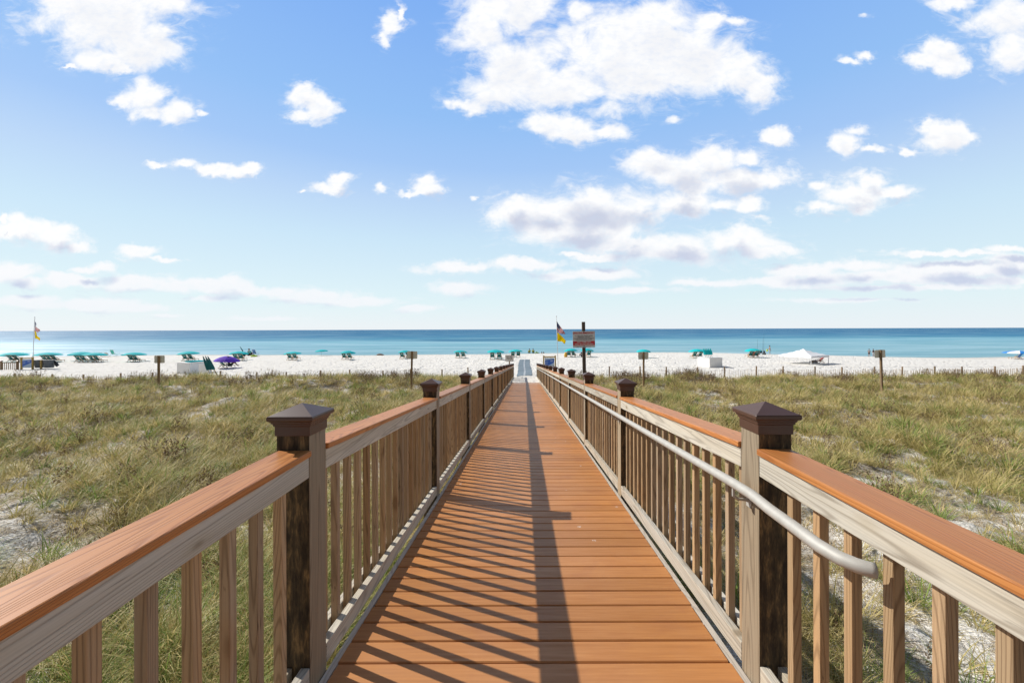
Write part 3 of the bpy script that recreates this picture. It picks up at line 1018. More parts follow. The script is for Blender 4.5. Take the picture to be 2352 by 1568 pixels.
def build_railing(side):
    """side -1 left, +1 right; x positions are the inner faces"""
    inner = .915 if side < 0 else .992
    root = empty('railing', (side * inner, 1.76, 3.8))
    if side < 0:
        tag(root, 'left wooden railing of the boardwalk, without a metal handrail', 'railing', 'railings of the boardwalk')
    else:
        tag(root, 'right wooden railing of the boardwalk, carrying the pale metal pipe handrail', 'railing', 'railings of the boardwalk')
    R = root.location

    def X(a, b):
        p, q = side * (inner + a), side * (inner + b)
        return (min(p, q), max(p, q))
    pmesh = {}
    capmesh = None
    for k, py in enumerate(POST_Y):
        dz = deck_z(py)
        x0, x1 = X(0, PW)
        cx = (x0 + x1) / 2
        zb = min(gz(cx, py) - .4, dz - .6)
        mb = MB()
        mb.box(-PW / 2, PW / 2, -PW / 2, PW / 2, zb - dz, 1.13)
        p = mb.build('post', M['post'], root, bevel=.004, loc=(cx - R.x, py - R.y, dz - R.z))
        if capmesh is None:
            mb = MB()
            mb.sqloft([(.0745, 1.095), (.0745, 1.135), (.080, 1.139), (.080, 1.146), (.0855, 1.150), (.0855, 1.156), (.094, 1.160), (.0965, 1.165), (.0965, 1.176), (.094, 1.181), (.0875, 1.1835), (.0015, 1.222)])
            capmesh = mb.build('post_cap', M['cap'], p, bevel=.0012)
        else:
            c = capmesh.copy(); COL.objects.link(c); c.parent = p
    bal0 = None
    nb = 0
    rest = MB()
    rnd = random.Random(11 + side)
    order = sorted(range(len(POST_Y) - 1), key=lambda i: abs(POST_Y[i] + 1.2 - 1.0))
    for i in range(len(POST_Y) - 1):
        ya, yb = POST_Y[i] + PW / 2, POST_Y[i + 1] - PW / 2
        level = POST_Y[i] < 1.7
        zf = (lambda y: 3.86) if level else None
        zfn = (lambda y: 3.86) if level else (lambda y: RAMP0 - SLOPE * y)
        ym = (ya + yb) / 2
        org = Vector((side * (inner + .02), ym, zfn(ym)))
        loc = org - R
        g = .002
        mb = MB(); sheared(mb, *X(-.012, .130), ya + g, yb - g, 1.005, 1.031, 0, org, zf)
        mb.build('cap_board', M['cap_board'], root, bevel=.004, loc=loc)
        mb = MB(); sheared(mb, *X(.0, .038), ya + g, yb - g, .914, 1.003, 0, org, zf)
        mb.build('upper_rail', M['plank'], root, bevel=.003, loc=loc)
        mb = MB(); sheared(mb, *X(.0, .038), ya + g, yb - g, .022, .110, 0, org, zf)
        mb.build('lower_rail', M['plank'], root, bevel=.003, loc=loc)
        mb = MB(); sheared(mb, *X(.0745, .112), ya + g, yb - g, .022, .110, 0, org, zf)
        mb.build('lower_rail', M['plank'], root, bevel=.003, loc=loc)
        # balusters between the inner and outer rails
        if level:
            ysb = []
            y = 1.16 if side < 0 else 1.135
            off = [y + .1385 * q for q in range(-40, 5)]
            ysb = [q for q in off if ya + .02 < q < yb - .02]
        else:
            n = 17
            ysb = [ya + (yb - ya) * (q + .55) / (n + .1) for q in range(n)]
        for y in ysb:
            z0 = zfn(y)
            jx = rnd.uniform(-.0015, .0015)
            x0, x1 = X(.039, .073)
            cx = (x0 + x1) / 2
            if y < -1.5:
                rest.box(cx - .017 - R.x, cx + .017 - R.x, y - .017 - R.y, y + .017 - R.y, z0 + .015 - R.z, z0 + .99 - R.z)
                continue
            if nb < 100:
                if bal0 is None:
                    mb = MB(); mb.box(-.017, .017, -.017, .017, .010, .995)
                    bal0 = mb.build('baluster', M['baluster'], root, bevel=.003)
                    b = bal0
                else:
                    b = bal0.copy(); COL.objects.link(b); b.parent = root
                b.location = (cx - R.x + jx, y - R.y, z0 - R.z)
                nb += 1
            else:
                rest.box(cx - .017 - R.x, cx + .017 - R.x, y - .017 - R.y, y + .017 - R.y, z0 + .015 - R.z, z0 + .99 - R.z)
    r = rest.build('baluster_row', M['baluster'], root)
    r['kind'] = 'stuff'
    if side > 0:
        hx = inner - .072
        pts = []
        # outward return and level extension at the top, then down the ramp
        hz = lambda y: RAMP0 - SLOPE * y + .862
        e = [(inner - .002, 1.125, 4.715), (inner - .012, 1.13, 4.715), (inner - .035, 1.148, 4.716), (inner - .058, 1.185, 4.717), (hx, 1.25, 4.719), (hx, 1.36, 4.721), (hx, 1.50, 4.72), (hx, 1.62, hz(1.66))]
        pts = e + [(hx, y, hz(y)) for y in np.linspace(1.76, 33.2, 40)]
        mb = MB()
        mb.tube([Vector(p) - R for p in pts], .0208, 20)
        mb.build('handrail', M['pipe'], root, smooth=True)
        for py in POST_Y[2:]:
            z = hz(py)
            mb = MB()
            mb.box(inner - .006 - R.x, inner - R.x, py - .018 - R.y, py + .018 - R.y, z - .105 - R.z, z - .045 - R.z)
            mb.tube([(inner - .004 - R.x, py - R.y, z - .075 - R.z), (hx + .02 - R.x, py - R.y, z - .070 - R.z), (hx - R.x, py - R.y, z - .055 - R.z), (hx - R.x, py - R.y, z - .018 - R.z)], .007, 8)
            mb.build('bracket', M['pipe'], root)
    return root


rail_left = build_railing(-1)
rail_right = build_railing(1)

# ------------------------------------------------------------------ beach access mat
mb = MB()
N = 30
m_side = []
for i in range(N + 1):
    y = 34.4 + (53.5 - 34.4) * i / N
    cx = -.04 + .035 * math.sin(i * .25)
    hw = .66 + .02 * math.sin(i * 1.3)
    for x in (cx - hw, cx - .055, cx - .030, cx + .030, cx + .055, cx + hw):
        z = max(gz(x, y), gz(x, y + .3), gz(x, y - .3)) + .028
        mb.v.append((x, y, z))
for i in range(N):
    for k in range(5):
        a = i * 6 + k
        mb.face((a, a + 1, a + 7, a + 6), 1 if k in (1, 3) else 0)
M['mat'] = plain('grey_blue_mat', (.17, .22, .26), .8, var=.2, vscale=4)
mo = mb.build('beach_mat', [M['mat'], M['canopy_white']])
sm = mo.modifiers.new('t', 'SOLIDIFY'); sm.thickness = .02
tag(mo, 'gray-blue roll-out beach mat with two white lines beyond the boardwalk', 'mat')


# ------------------------------------------------------------------ dune grass
def tuft(name, material, n, L, spread, bend, width, lean=(0, 0), seed=0, curl=0.0, tintr=(0, .6), seg=4, seedhead=0):
    r = random.Random(seed)
    V, Fc, T = [], [], []
    for b in range(n):
        a = r.uniform(0, 2 * PI)
        rad = spread * math.sqrt(r.random())
        px, py = rad * math.cos(a), rad * math.sin(a)
        a2 = a + r.gauss(0, .9)
        l = r.uniform(*L)
        tilt = r.uniform(.05, .35) + .25 * rad / max(spread, .01)
        bd = r.uniform(*bend)
        dx, dy = math.cos(a2), math.sin(a2)
        dx = dx * 1.0 + lean[0]; dy = dy * 1.0 + lean[1]
        nn = math.hypot(dx, dy) + 1e-6
        k = min(1.5, nn)
        dx, dy = dx / nn, dy / nn
        p = Vector((px, py, -.03))
        th = tilt * k
        tint = r.uniform(*tintr)
        w0 = width * r.uniform(.7, 1.25)
        o = len(V)
        sidev = Vector((-dy, dx, 0))
        tw = r.uniform(-.6, .6)
        for s_ in range(seg + 1):
            t = s_ / seg
            wv = w0 * (1 - t ** 1.6) + .0006
            sv = (sidev * math.cos(tw) + Vector((dx, dy, 0)) * math.sin(tw)) * wv
            V.append(tuple(p - sv)); V.append(tuple(p + sv))
            T += [tint, min(1, tint + .25 * t)]
            th += bd / seg
            d = Vector((dx * math.sin(th), dy * math.sin(th), math.cos(th)))
            p = p + d * (l / seg)
            sidev = Vector((-dy, dx, 0)) + Vector((dx, dy, 0)) * curl * r.uniform(-1, 1)
        for s_ in range(seg):
            q = o + s_ * 2
            Fc.append((q, q + 1, q + 3, q + 2))
    me = bpy.data.meshes.new(name)
    me.from_pydata(V, [], Fc)
    me.materials.append(material)
    at = me.attributes.new('tint', 'FLOAT', 'POINT')
    at.data.foreach_set('value', T)
    me.polygons.foreach_set('use_smooth', [True] * len(Fc))
    me.update()
    return bpy.data.objects.new(name, me)


def stalks(name, material, n, L, seed, leaf=.02):
    """upright brown stems carrying small leaf or seed clusters"""
    r = random.Random(seed)
    V, Fc, T = [], [], []

    def quad(c, u, v, tint):
        o = len(V)
        V.extend([tuple(c - u - v), tuple(c + u - v), tuple(c + u + v), tuple(c - u + v)])
        T.extend([tint] * 4)
        Fc.append((o, o + 1, o + 2, o + 3))
    for b in range(n):
        a = r.uniform(0, 2 * PI)
        p = Vector((r.gauss(0, .09), r.gauss(0, .09), -.02))
        d = Vector((math.cos(a) * .3, math.sin(a) * .3, 1)).normalized()
        l = r.uniform(*L)
        e = p + d * l
        sd_ = Vector((-math.sin(a), math.cos(a), 0)) * .0022
        o = len(V)
        V.extend([tuple(p - sd_), tuple(p + sd_), tuple(e + sd_ * .5), tuple(e - sd_ * .5)])
        T.extend([.2] * 4); Fc.append((o, o + 1, o + 2, o + 3))
        for q in range(22):
            t = r.uniform(.25, 1.0)
            c = p + d * l * t + Vector((r.gauss(0, .022), r.gauss(0, .022), 0))
            u = Vector((r.gauss(0, 1), r.gauss(0, 1), r.gauss(0, 1))).normalized()
            v = u.cross(Vector((r.gauss(0, 1), r.gauss(0, 1), r.gauss(0, 1)))).normalized()
            quad(c, u * leaf * r.uniform(.5, 1), v * leaf * .45, r.random())
    me = bpy.data.meshes.new(name)
    me.from_pydata(V, [], Fc)
    me.materials.append(material)
    at = me.attributes.new('tint', 'FLOAT', 'POINT')
    at.data.foreach_set('value', T)
    me.update()
    return bpy.data.objects.new(name, me)


src = bpy.data.collections.new('grass_sources')   # kept out of the scene: only the scatter uses it
WL = (.40, .12)


def lod(tag_, wk, nk):
    """the same ten plants with blades wk times as wide and nk times as many"""
    n = lambda k: max(8, int(k * nk))
    return [
        tuft(tag_ + '0', M['grass'], n(60), (.35, .68), .12, (.5, 1.5), .0033 * wk, WL, 1),
        tuft(tag_ + '1', M['grass'], n(66), (.30, .60), .15, (.7, 1.8), .0031 * wk, WL, 2, tintr=(.1, 1)),
        tuft(tag_ + '2', M['grass'], n(52), (.40, .75), .10, (.4, 1.3), .0034 * wk, WL, 3, tintr=(0, .7)),
        tuft(tag_ + '3', M['grass_green'], n(50), (.35, .70), .10, (.3, 1.3), .0038 * wk, WL, 4, tintr=(0, .35)),
        tuft(tag_ + '4', M['grass_green'], n(38), (.30, .62), .12, (.6, 1.7), .0036 * wk, WL, 5, tintr=(0, .6)),
        tuft(tag_ + '5', M['grass_dry'], n(76), (.22, .48), .16, (1.4, 3.0), .0028 * wk, WL, 6, curl=.5, tintr=(.0, 1)),
        tuft(tag_ + '6', M['grass_dry'], n(68), (.18, .42), .18, (1.6, 3.6), .0027 * wk, (0, 0), 7, curl=.8, tintr=(0, 1)),
        tuft(tag_ + '7', M['grass_dry'], n(70), (.10, .32), .24, (1.2, 2.4), .0026 * wk, (0, 0), 8, curl=.8, tintr=(0, .5), seg=3),
        stalks(tag_ + '8', M['twig'], 9, (.35, .62), 9),
        stalks(tag_ + '9', M['weed'], 7, (.06, .16), 10, .012),
    ]


variants = lod('a', 1.0, 1.0) + lod('b', 1.75, .62) + lod('c', 2.7, .42)
for v in variants:
    src.objects.link(v)


def scatter():
    r = np.random.RandomState(21)
    pts = []
    # density falls with distance so that the near tufts carry the detail
    bands = [(-3, 8, 15, 36.0), (8, 16, 26, 30), (16, 24, 38, 25), (24, 31.2, 50, 22)]
    for y0, y1, xm, dens in bands:
        n = int((y1 - y0) * 2 * xm * dens)
        x = r.uniform(-xm, xm, n); y = r.uniform(y0, y1, n)
        vis = np.abs(x) < (np.maximum(y, 0) * 1.34 + 4.2)
        x, y = x[vis], y[vis]
        pts.append(np.stack([x, y], -1))
    P = np.concatenate(pts)
    x, y = P[:, 0], P[:, 1]
    gzone = grass_zone(x, y)
    br = bare(x, y)
    pat = wsum(W_PAT, x, y)
    pat2 = wsum(W_BIG, x + 31, y - 17)
    nearsparse = (1 - sstep(2, 7.5, y)) * .25 + (1 - sstep(1.2, 2.3, np.abs(x))) * (1 - sstep(6, 12, y)) * .30
    prob = gzone * (1 - .97 * br) * np.clip(.92 + .16 * pat - nearsparse, .08, 1)
    keep = r.rand(len(x)) < prob
    x, y, pat, pat2, br, gzn = x[keep], y[keep], pat[keep], pat2[keep], br[keep], gzone[keep]
    n = len(x)
    u = r.rand(n)
    greenish = np.clip(.44 + .24 * pat2 - .07 * (x > 0) - .10 * sstep(0, 8, -x) * 0, .12, .85)
    idx = np.where(u < greenish, r.choice([0, 1, 2, 0, 2, 3, 4], n), r.choice([1, 5, 6, 5, 0, 7, 6], n))
    # brown seed stalks massed along the beach edge in places and in drifts
    be = sstep(24.5, 28, y) * (wsum(W_BIG, x * 1.1 - 7, y * .1) > .2)
    idx = np.where(r.rand(n) < .012 + .24 * be, 8, idx)
    idx = np.where((r.rand(n) < .006) & (y < 12), 9, idx)
    idx = np.where((br > .25) & (r.rand(n) < .6), r.choice([7, 6, 3, 7, 5], n), idx)
    scl = r.uniform(.55, 1.25, n) * (1 + .14 * pat) * (1 - .25 * (y < 4)) 
    scl = scl * np.where((x > 0) & (y < 10), .88, 1.0)
    scl = np.clip(scl, .4, 1.35)
    z = ground(x, y)
    rot = np.zeros((n, 3))
    rot[:, 2] = r.uniform(-.9, .9, n)
    rot[:, 0] = r.normal(0, .08, n); rot[:, 1] = r.normal(0, .08, n)
    free = np.isin(idx, [5, 6, 7, 8, 9])
    rot[free, 2] = r.uniform(0, 6.28, free.sum())
    # on the right the wind-lean is weaker and mixed
    rt = (x > 0)
    rot[rt, 2] += r.uniform(-1.3, 1.3, rt.sum())
    # hand-placed strong green clumps seen near the walk
    extra = [(-6.1, 8.6, 3, 1.5), (-5.9, 8.5, 4, 1.4), (-5.8, 8.7, 3, 1.4), (-9.2, 5.8, 3, 1.3), (-9.0, 5.6, 4, 1.3), (-8.6, 5.7, 3, 1.1), (-3.5, 4.4, 2, 1.0), (-3.7, 4.2, 3, .9), (-1.9, 2.6, 3, .9), (-1.75, 1.9, 4, .9), (-2.2, 3.5, 3, .8),
             (-1.6, 3.0, 3, .85), (15.5, 18.0, 3, 1.3), (15.9, 18.1, 4, 1.3), (16.1, 17.8, 3, 1.2), (5.5, 5.6, 3, 1.1), (4.7, 4.2, 3, 1), (2.2, 2.2, 3, .8), (2.6, 2.6, 4, .8),
             (-2.5, 1.9, 3, .9), (3.6, 2.6, 3, .8), (-1.5, 2.2, 9, 1.2), (6.9, 6.8, 9, 1.6), (7.0, 6.6, 9, 1.5), (-3.0, 6.6, 9, 1.0)]
    ex = np.array([(a, b) for a, b, _, _ in extra])
    x = np.concatenate([x, ex[:, 0]]); y = np.concatenate([y, ex[:, 1]]); z = np.concatenate([z, ground(ex[:, 0], ex[:, 1])])
    idx = np.concatenate([idx, [e[2] for e in extra]]); scl = np.concatenate([scl, [e[3] for e in extra]])
    rot = np.concatenate([rot, np.stack([np.zeros(len(extra)), np.zeros(len(extra)), r.uniform(0, 1, len(extra))], -1)])
    # extra green blades close to the walk on the left
    m_ = 620
    lx = -1.2 - 4.6 * r.rand(m_); ly = r.uniform(1.2, 6.6, m_)
    ok_ = r.rand(m_) > bare(lx, ly) * 1.1
    lx, ly = lx[ok_], ly[ok_]; m_ = len(lx)
    x = np.concatenate([x, lx]); y = np.concatenate([y, ly]); z = np.concatenate([z, ground(lx, ly)])
    idx = np.concatenate([idx, r.choice([3, 4, 0, 2, 6, 3], m_)]); scl = np.concatenate([scl, r.uniform(.65, 1.12, m_)])
    rot = np.concatenate([rot, np.stack([r.normal(0, .1, m_), r.normal(0, .1, m_), r.uniform(-1.2, 1.2, m_)], -1)])
    dist = np.hypot(x, y)
    jd = dist * r.uniform(.85, 1.15, len(x))
    idx = idx + np.where(jd > 14, 20, np.where(jd > 6.5, 10, 0))
    n = len(x)
    me = bpy.data.meshes.new('dune_grass')
    me.vertices.add(n)
    me.vertices.foreach_set('co', np.stack([x, y, z], -1).astype(np.float32).ravel())
    a = me.attributes.new('rot', 'FLOAT_VECTOR', 'POINT'); a.data.foreach_set('vector', rot.astype(np.float32).ravel())
    a = me.attributes.new('scl', 'FLOAT', 'POINT'); a.data.foreach_set('value', scl.astype(np.float32))
    a = me.attributes.new('idx', 'INT', 'POINT'); a.data.foreach_set('value', idx.astype(np.int32))
    me.update()
    o = bpy.data.objects.new('dune_grass', me)
    COL.objects.link(o)
    for v in variants:
        pass
    ng = bpy.data.node_groups.new('grass_scatter', 'GeometryNodeTree')
    ng.interface.new_socket('Geometry', in_out='INPUT', socket_type='NodeSocketGeometry')
    ng.interface.new_socket('Geometry', in_out='OUTPUT', socket_type='NodeSocketGeometry')
    w = NT(ng)
    gi = w.new('NodeGroupInput'); go = w.new('NodeGroupOutput')
    ci = w.new('GeometryNodeCollectionInfo', transform_space='ORIGINAL')
    ci.inputs['Collection'].default_value = src
    ci.inputs['Separate Children'].default_value = True
    ci.inputs['Reset Children'].default_value = True
    ip = w.new('GeometryNodeInstanceOnPoints')
    ip.inputs['Pick Instance'].default_value = True

    def na(name, typ):
        nd = w.new('GeometryNodeInputNamedAttribute', data_type=typ)
        nd.inputs['Name'].default_value = name
        return nd.outputs[0]
    w.l.new(gi.outputs[0], ip.inputs['Points'])
    w.l.new(ci.outputs[0], ip.inputs['Instance'])
    w.l.new(na('idx', 'INT'), ip.inputs['Instance Index'])
    er = w.new('FunctionNodeEulerToRotation')
    w.l.new(na('rot', 'FLOAT_VECTOR'), er.inputs[0])
    w.l.new(er.outputs[0], ip.inputs['Rotation'])
    w.l.new(na('scl', 'FLOAT'), ip.inputs['Scale'])
    w.l.new(ip.outputs[0], go.inputs[0])
    md = o.modifiers.new('scatter', 'NODES')
    md.node_group = ng
    tag(o, 'yellow-green and straw dune grass covering both sides of the boardwalk', None, None, 'stuff')
    print('tufts', n)


scatter()


# ------------------------------------------------------------------ sand fence
def build_fence(name, line, top_h, label, seed):
    """line: list of (x, y); posts in pairs, thin leaning slats and a wire"""
    r = random.Random(seed)
    root = empty(name, (line[0][0], line[0][1], gz(*line[0])))
    tag(root, label, 'fence', 'sand fences at the foot of the dunes')
    R = root.location
    L = [0]
    for a, b in zip(line, line[1:]):
        L.append(L[-1] + math.hypot(b[0] - a[0], b[1] - a[1]))

    def at(s):
        x = np.interp(s, L, [p[0] for p in line]); y = np.interp(s, L, [p[1] for p in line])
        return float(x), float(y)
    s = .3
    wire = []
    i = 0
    while s < L[-1]:
        x, y = at(s)
        z = gz(x, y)
        ht = top_h(x) + r.uniform(-.07, .07)
        mb = MB()
        mb.tube([(0, 0, -.4), (r.uniform(-.02, .02), 0, ht)], .055, 10)
        mb.build('post', M['fence_wood'], root, loc=(x - R.x, y - R.y, z - R.z))
        wire.append(Vector((x, y, z + ht - .04)) - R)
        s += 2.1 if i % 2 else 2.5
        i += 1
    if len(wire) > 1:
        mb = MB(); mb.tube(wire, .004, 5); mb.build('wire', M['galv'], root)
    # slats: many thin laths
    mb = MB()
    s = .1
    k = 0
    while s < L[-1]:
        x, y = at(s)
        z = gz(x, y)
        h = top_h(x) - .20 - .10 * abs(math.sin(s * 1.37)) + r.uniform(-.04, .04)
        tx = r.uniform(-.04, .04)
        mb.bar((x - R.x, y - R.y + .05, z - .3 - R.z), (x - R.x + tx, y + .05 - R.y, z + h - R.z), .034, .008)
        s += r.uniform(.125, .155)
    sl = mb.build('slat', M['fence_wood'], root)
    sl['kind'] = 'stuff'
    for hh in (.25, .6):
        mb = MB(); mb.tube([Vector((*at(q), gz(*at(q)) + hh)) - R for q in np.arange(.1, L[-1], 1.0)], .003, 4)
        mb.build('wire', M['galv'], root)


build_fence('sand_fence', [(-1.9, 33.2), (-9, 32.2), (-16, 30.8), (-30, 29.0), (-42, 28.2)], lambda x: float(np.interp(x, [-40, -30, -20, -10, -2], [.48, .50, .58, .76, .90])), 'thin wooden slat fence between the dune grass and beach, left of the boardwalk', 1)
build_fence('sand_fence', [(2.1, 33.4), (8, 32.8), (16, 32.2), (30, 31.6), (48, 31.0)], lambda x: .88, 'thin wooden slat fence between the dune grass and beach, right of the boardwalk', 2)


# ------------------------------------------------------------------ signs
def text_part(parent, name, body, size, loc, material, align='CENTER', bold=False, rot=(PI / 2, 0, 0), sx=1.0):
    c = bpy.data.curves.new(name, 'FONT')
    c.body = body
    c.size = size
    c.align_x = align
    c.align_y = 'CENTER'
    c.extrude = .0015
    if bold:
        c.offset = size * .022
    c.materials.append(material)
    t = bpy.data.objects.new(name, c)
    COL.objects.link(t)
    me = bpy.data.meshes.new_from_object(t.evaluated_get(bpy.context.evaluated_depsgraph_get()))
    bpy.data.objects.remove(t)
    o = bpy.data.objects.new(name, me)
    COL.objects.link(o)
    o.parent = parent
    o.location = loc
    o.rotation_euler = rot
    o.scale = (sx, 1, 1)
    return o


def rounded_plate(mb, w, h, th, r=.04, mi=0, zc=0, yc=0):
    pts = []
    for cx, cz, a0 in ((w / 2 - r, h / 2 - r, 0), (-w / 2 + r, h / 2 - r, 90), (-w / 2 + r, -h / 2 + r, 180), (w / 2 - r, -h / 2 + r, 270)):
        for q in range(5):
            a = math.radians(a0 + q * 22.5)
            pts.append((cx + r * math.cos(a), cz + r * math.sin(a)))
    n = len(pts)
    vs = [(x, yc - th / 2, z + zc) for x, z in pts] + [(x, yc + th / 2, z + zc) for x, z in pts]
    fs = [tuple(range(n)), tuple(range(2 * n - 1, n - 1, -1))] + [(i, i + n, (i + 1) % n + n, (i + 1) % n) for i in range(n)]
    mb.add(vs, fs, mi)


# red and white notice on a tall dark post
Yn = 11.5
xn = (1344.5 - PX) / F * Yn
root = empty('notice_sign', (xn, Yn, gz(xn, Yn)))
tag(root, 'white notice with red band on a tall dark wooden post, reading EFFECTIVE IMMEDIATELY', 'sign')
R = root.location
zt = height_at(1338, 739, Yn) - R.z
zs = height_at(1341, 779, Yn) - R.z
mb = MB(); mb.bar((.02, .05, -.5), (-.05, .05, zt), .092, .092, 0, (0, 1, 0)); mb.build('post', M['dark_wood'], root, bevel=.004)
panel = MB(); panel.box(-.32, .32, -.004, .004, -.236, .236)
pn = panel.build('sign_panel', M['sign_face'], root, loc=(-.045, -.008, zs)); pn.rotation_euler = (0, -.018, 0)
mb = MB(); mb.box(-.317, .317, -.0075, -.0045, -.170, -.055); mb.build('red_band', M['sign_red'], pn)
text_part(pn, 'lettering', 'EFFECTIVE IMMEDIATELY', .060, (0, -.008, .178), M['sign_red'], bold=True, sx=.93)
text_part(pn, 'lettering', 'ALL TENTS AND FRAMES, CHAIRS,\nUMBRELLAS, TOYS, ETC\nMUST BE REMOVED FROM THE BEACH\nEVERY NIGHT BEFORE SUNSET!', .036, (0, -.008, .045), M['ink'], sx=.95)
text_part(pn, 'lettering', 'ANY ITEMS LEFT\nWILL BE DISCARDED!', .056, (0, -.010, -.112), M['sign_white'], bold=True)
mb = MB(); mb.box(-.2, .2, -.0075, -.0045, -.215, -.208); mb.build('small_print', M['ink'], pn)
mb = MB(); mb.tube([(.0, -.014, .215), (0, 0, .215)], .013, 10); mb.build('bolt', M['ink'], pn)
mb = MB(); mb.tube([(.0, -.014, -.190), (0, 0, -.190)], .013, 10); mb.build('bolt', M['ink'], pn)

# tents sign
Yt = 33.6
xt = (1170 - PX) / F * Yt
root = empty('tents_sign', (xt, Yt, gz(xt, Yt)))
tag(root, 'small cream sign with brown frame reading TENTS MUST BE BEHIND CHAIR LINE', 'sign')
R = root.location
z1 = height_at(1170, 822.5, Yt) - R.z
mb = MB(); mb.box(-.05, .05, .0, .09, -.4, z1 - .2); mb.build('post', M['mid_wood'], root)
mb = MB(); mb.box(-.345, .345, -.025, -.003, -.265, .265); fr = mb.build('frame', M['brown_frame'], root, loc=(0, 0, z1))
mb = MB(); mb.box(-.315, .315, -.030, -.0255, -.235, .235); pn = mb.build('sign_panel', M['sign_white'], root, loc=(0, 0, z1))
text_part(pn, 'lettering', 'TENTS MUST\nBE BEHIND\nCHAIR LINE', .105, (0, -.032, .03), M['ink'], bold=True, sx=.9)

# four blank sign backs standing in the grass
plates = [(366, 814, 836, 24.5, 'blank gray sign back on a brown post, left of the large white box', 0),
          (946.5, 806.5, 823.5, 24.5, 'blank gray sign back left of the boardwalk, hiding half a teal umbrella', .02),
          (1477.5, 808, 825, 25.0, 'blank gray sign back on a brown post just right of the red and white notice', 0),
          (2021, 803.6, 821, 23.5, 'blank gray sign back on a brown post beside the two people by the water', -.03)]
proto = None
for (xd, yt, yb, Y, lab, lean) in plates:
    x = (xd - PX) / F * Y
    z = gz(x, Y)
    zc = height_at(xd, (yt + yb) / 2, Y)
    if proto is None:
        proto = empty('blank_sign', (0, 0, 0))
        mb = MB(); mb.box(-.05, .05, -.095, .0, -2.6, .235); mb.build('post', M['mid_wood'], proto, bevel=.004)
        mb = MB(); rounded_plate(mb, .64, .46, .004, .05, yc=.004); mb.build('sign_plate', M['grey_plate'], proto)
        o = proto
    else:
        o = copy_tree(proto)
    o.location = (x, Y, zc)
    o.rotation_euler = (0, lean, 0)
    tag(o, lab, 'sign', 'blank sign backs standing in the dune grass')


# ------------------------------------------------------------------ info boards
def info_board(xd, ytop, ybase, wd, Y, label, rz=0):
    x = (xd - PX) / F * Y
    z = gz(x, Y)
    root = empty('info_board', (x, Y, z), rz)
    tag(root, label, 'info board', 'blue beach information boards')
    W = wd / F * Y
    H = height_at(xd, ytop, Y) - z
    for s in (-1, 1):
        mb = MB(); mb.box(s * W / 2 - .06, s * W / 2 + .06, -.06, .06, -.4, H + .02); mb.box(s * W / 2 - .075, s * W / 2 + .075, -.075, .075, H + .02, H + .06)
        mb.build('post', M['yellow_wood'], root)
    mb = MB(); mb.box(-W / 2 + .06, W / 2 - .06, -.03, .03, H - .10, H); mb.build('crossbar', M['yellow_wood'], root)
    zt_, zb_ = H - .14, H - .14 - min(1.0, H * .72)
    w2 = W / 2 - .10
    mb = MB(); mb.box(-w2, w2, -.018, .0, zb_, zt_)
    pn = mb.build('panel', M['panel_light'], root)
    hh = zt_ - zb_
    mb = MB()
    mb.add([(-w2, -.021, zt_ - hh * .86), (w2, -.021, zt_ - hh * .42), (w2, -.021, zt_ - hh * .08), (-w2, -.021, zt_ - hh * .22)], [(0, 1, 2, 3)])
    mb.add([(-w2, -.0185, zt_ - hh * .86), (w2, -.0185, zt_ - hh * .42), (w2, -.0185, zt_ - hh * .08), (-w2, -.0185, zt_ - hh * .22)], [(3, 2, 1, 0)])
    mb.build('blue_swoosh', M['panel_blue'], pn)
    mb = MB()
    mb.box(-w2, w2, -.0205, -.0185, zt_ - hh * .07, zt_ - .01)
    for q in range(3):
        mb.box(w2 * .15, w2 * (.85 - .1 * q), -.024, -.0215, zt_ - hh * (.22 + .06 * q), zt_ - hh * (.20 + .06 * q))
        mb.box(-w2 * .9, -w2 * .35, -.024, -.0215, zt_ - hh * (.34 + .09 * q), zt_ - hh * (.325 + .09 * q))
    mb.build('pale_print', M['panel_pale'], pn)
    return root


info_board(62, 821.5, 845, 22, 42.0, 'blue information board between yellow wooden posts, beside the leftmost flagpole', .15)
info_board(1262, 818, 842, 26.5, 36.0, 'blue information board between yellow wooden posts, just right of the gray-blue mat', 0)


# ------------------------------------------------------------------ flagpoles
def flag(name, parent, fn, mats, mi_fn, nu=16, nv=13):
    mb = MB()
    for j in range(nv + 1):
        for i in range(nu + 1):
            mb.v.append(fn(i / nu, j / nv))
    for j in range(nv):
        for i in range(nu):
            a = j * (nu + 1) + i
            mb.face((a, a + 1, a + nu + 2, a + nu + 1), mi_fn((i + .5) / nu, (j + .5) / nv))
    o = mb.build(name, mats, parent, smooth=True)
    sm = o.modifiers.new('t', 'SOLIDIFY'); sm.thickness = .004
    return o


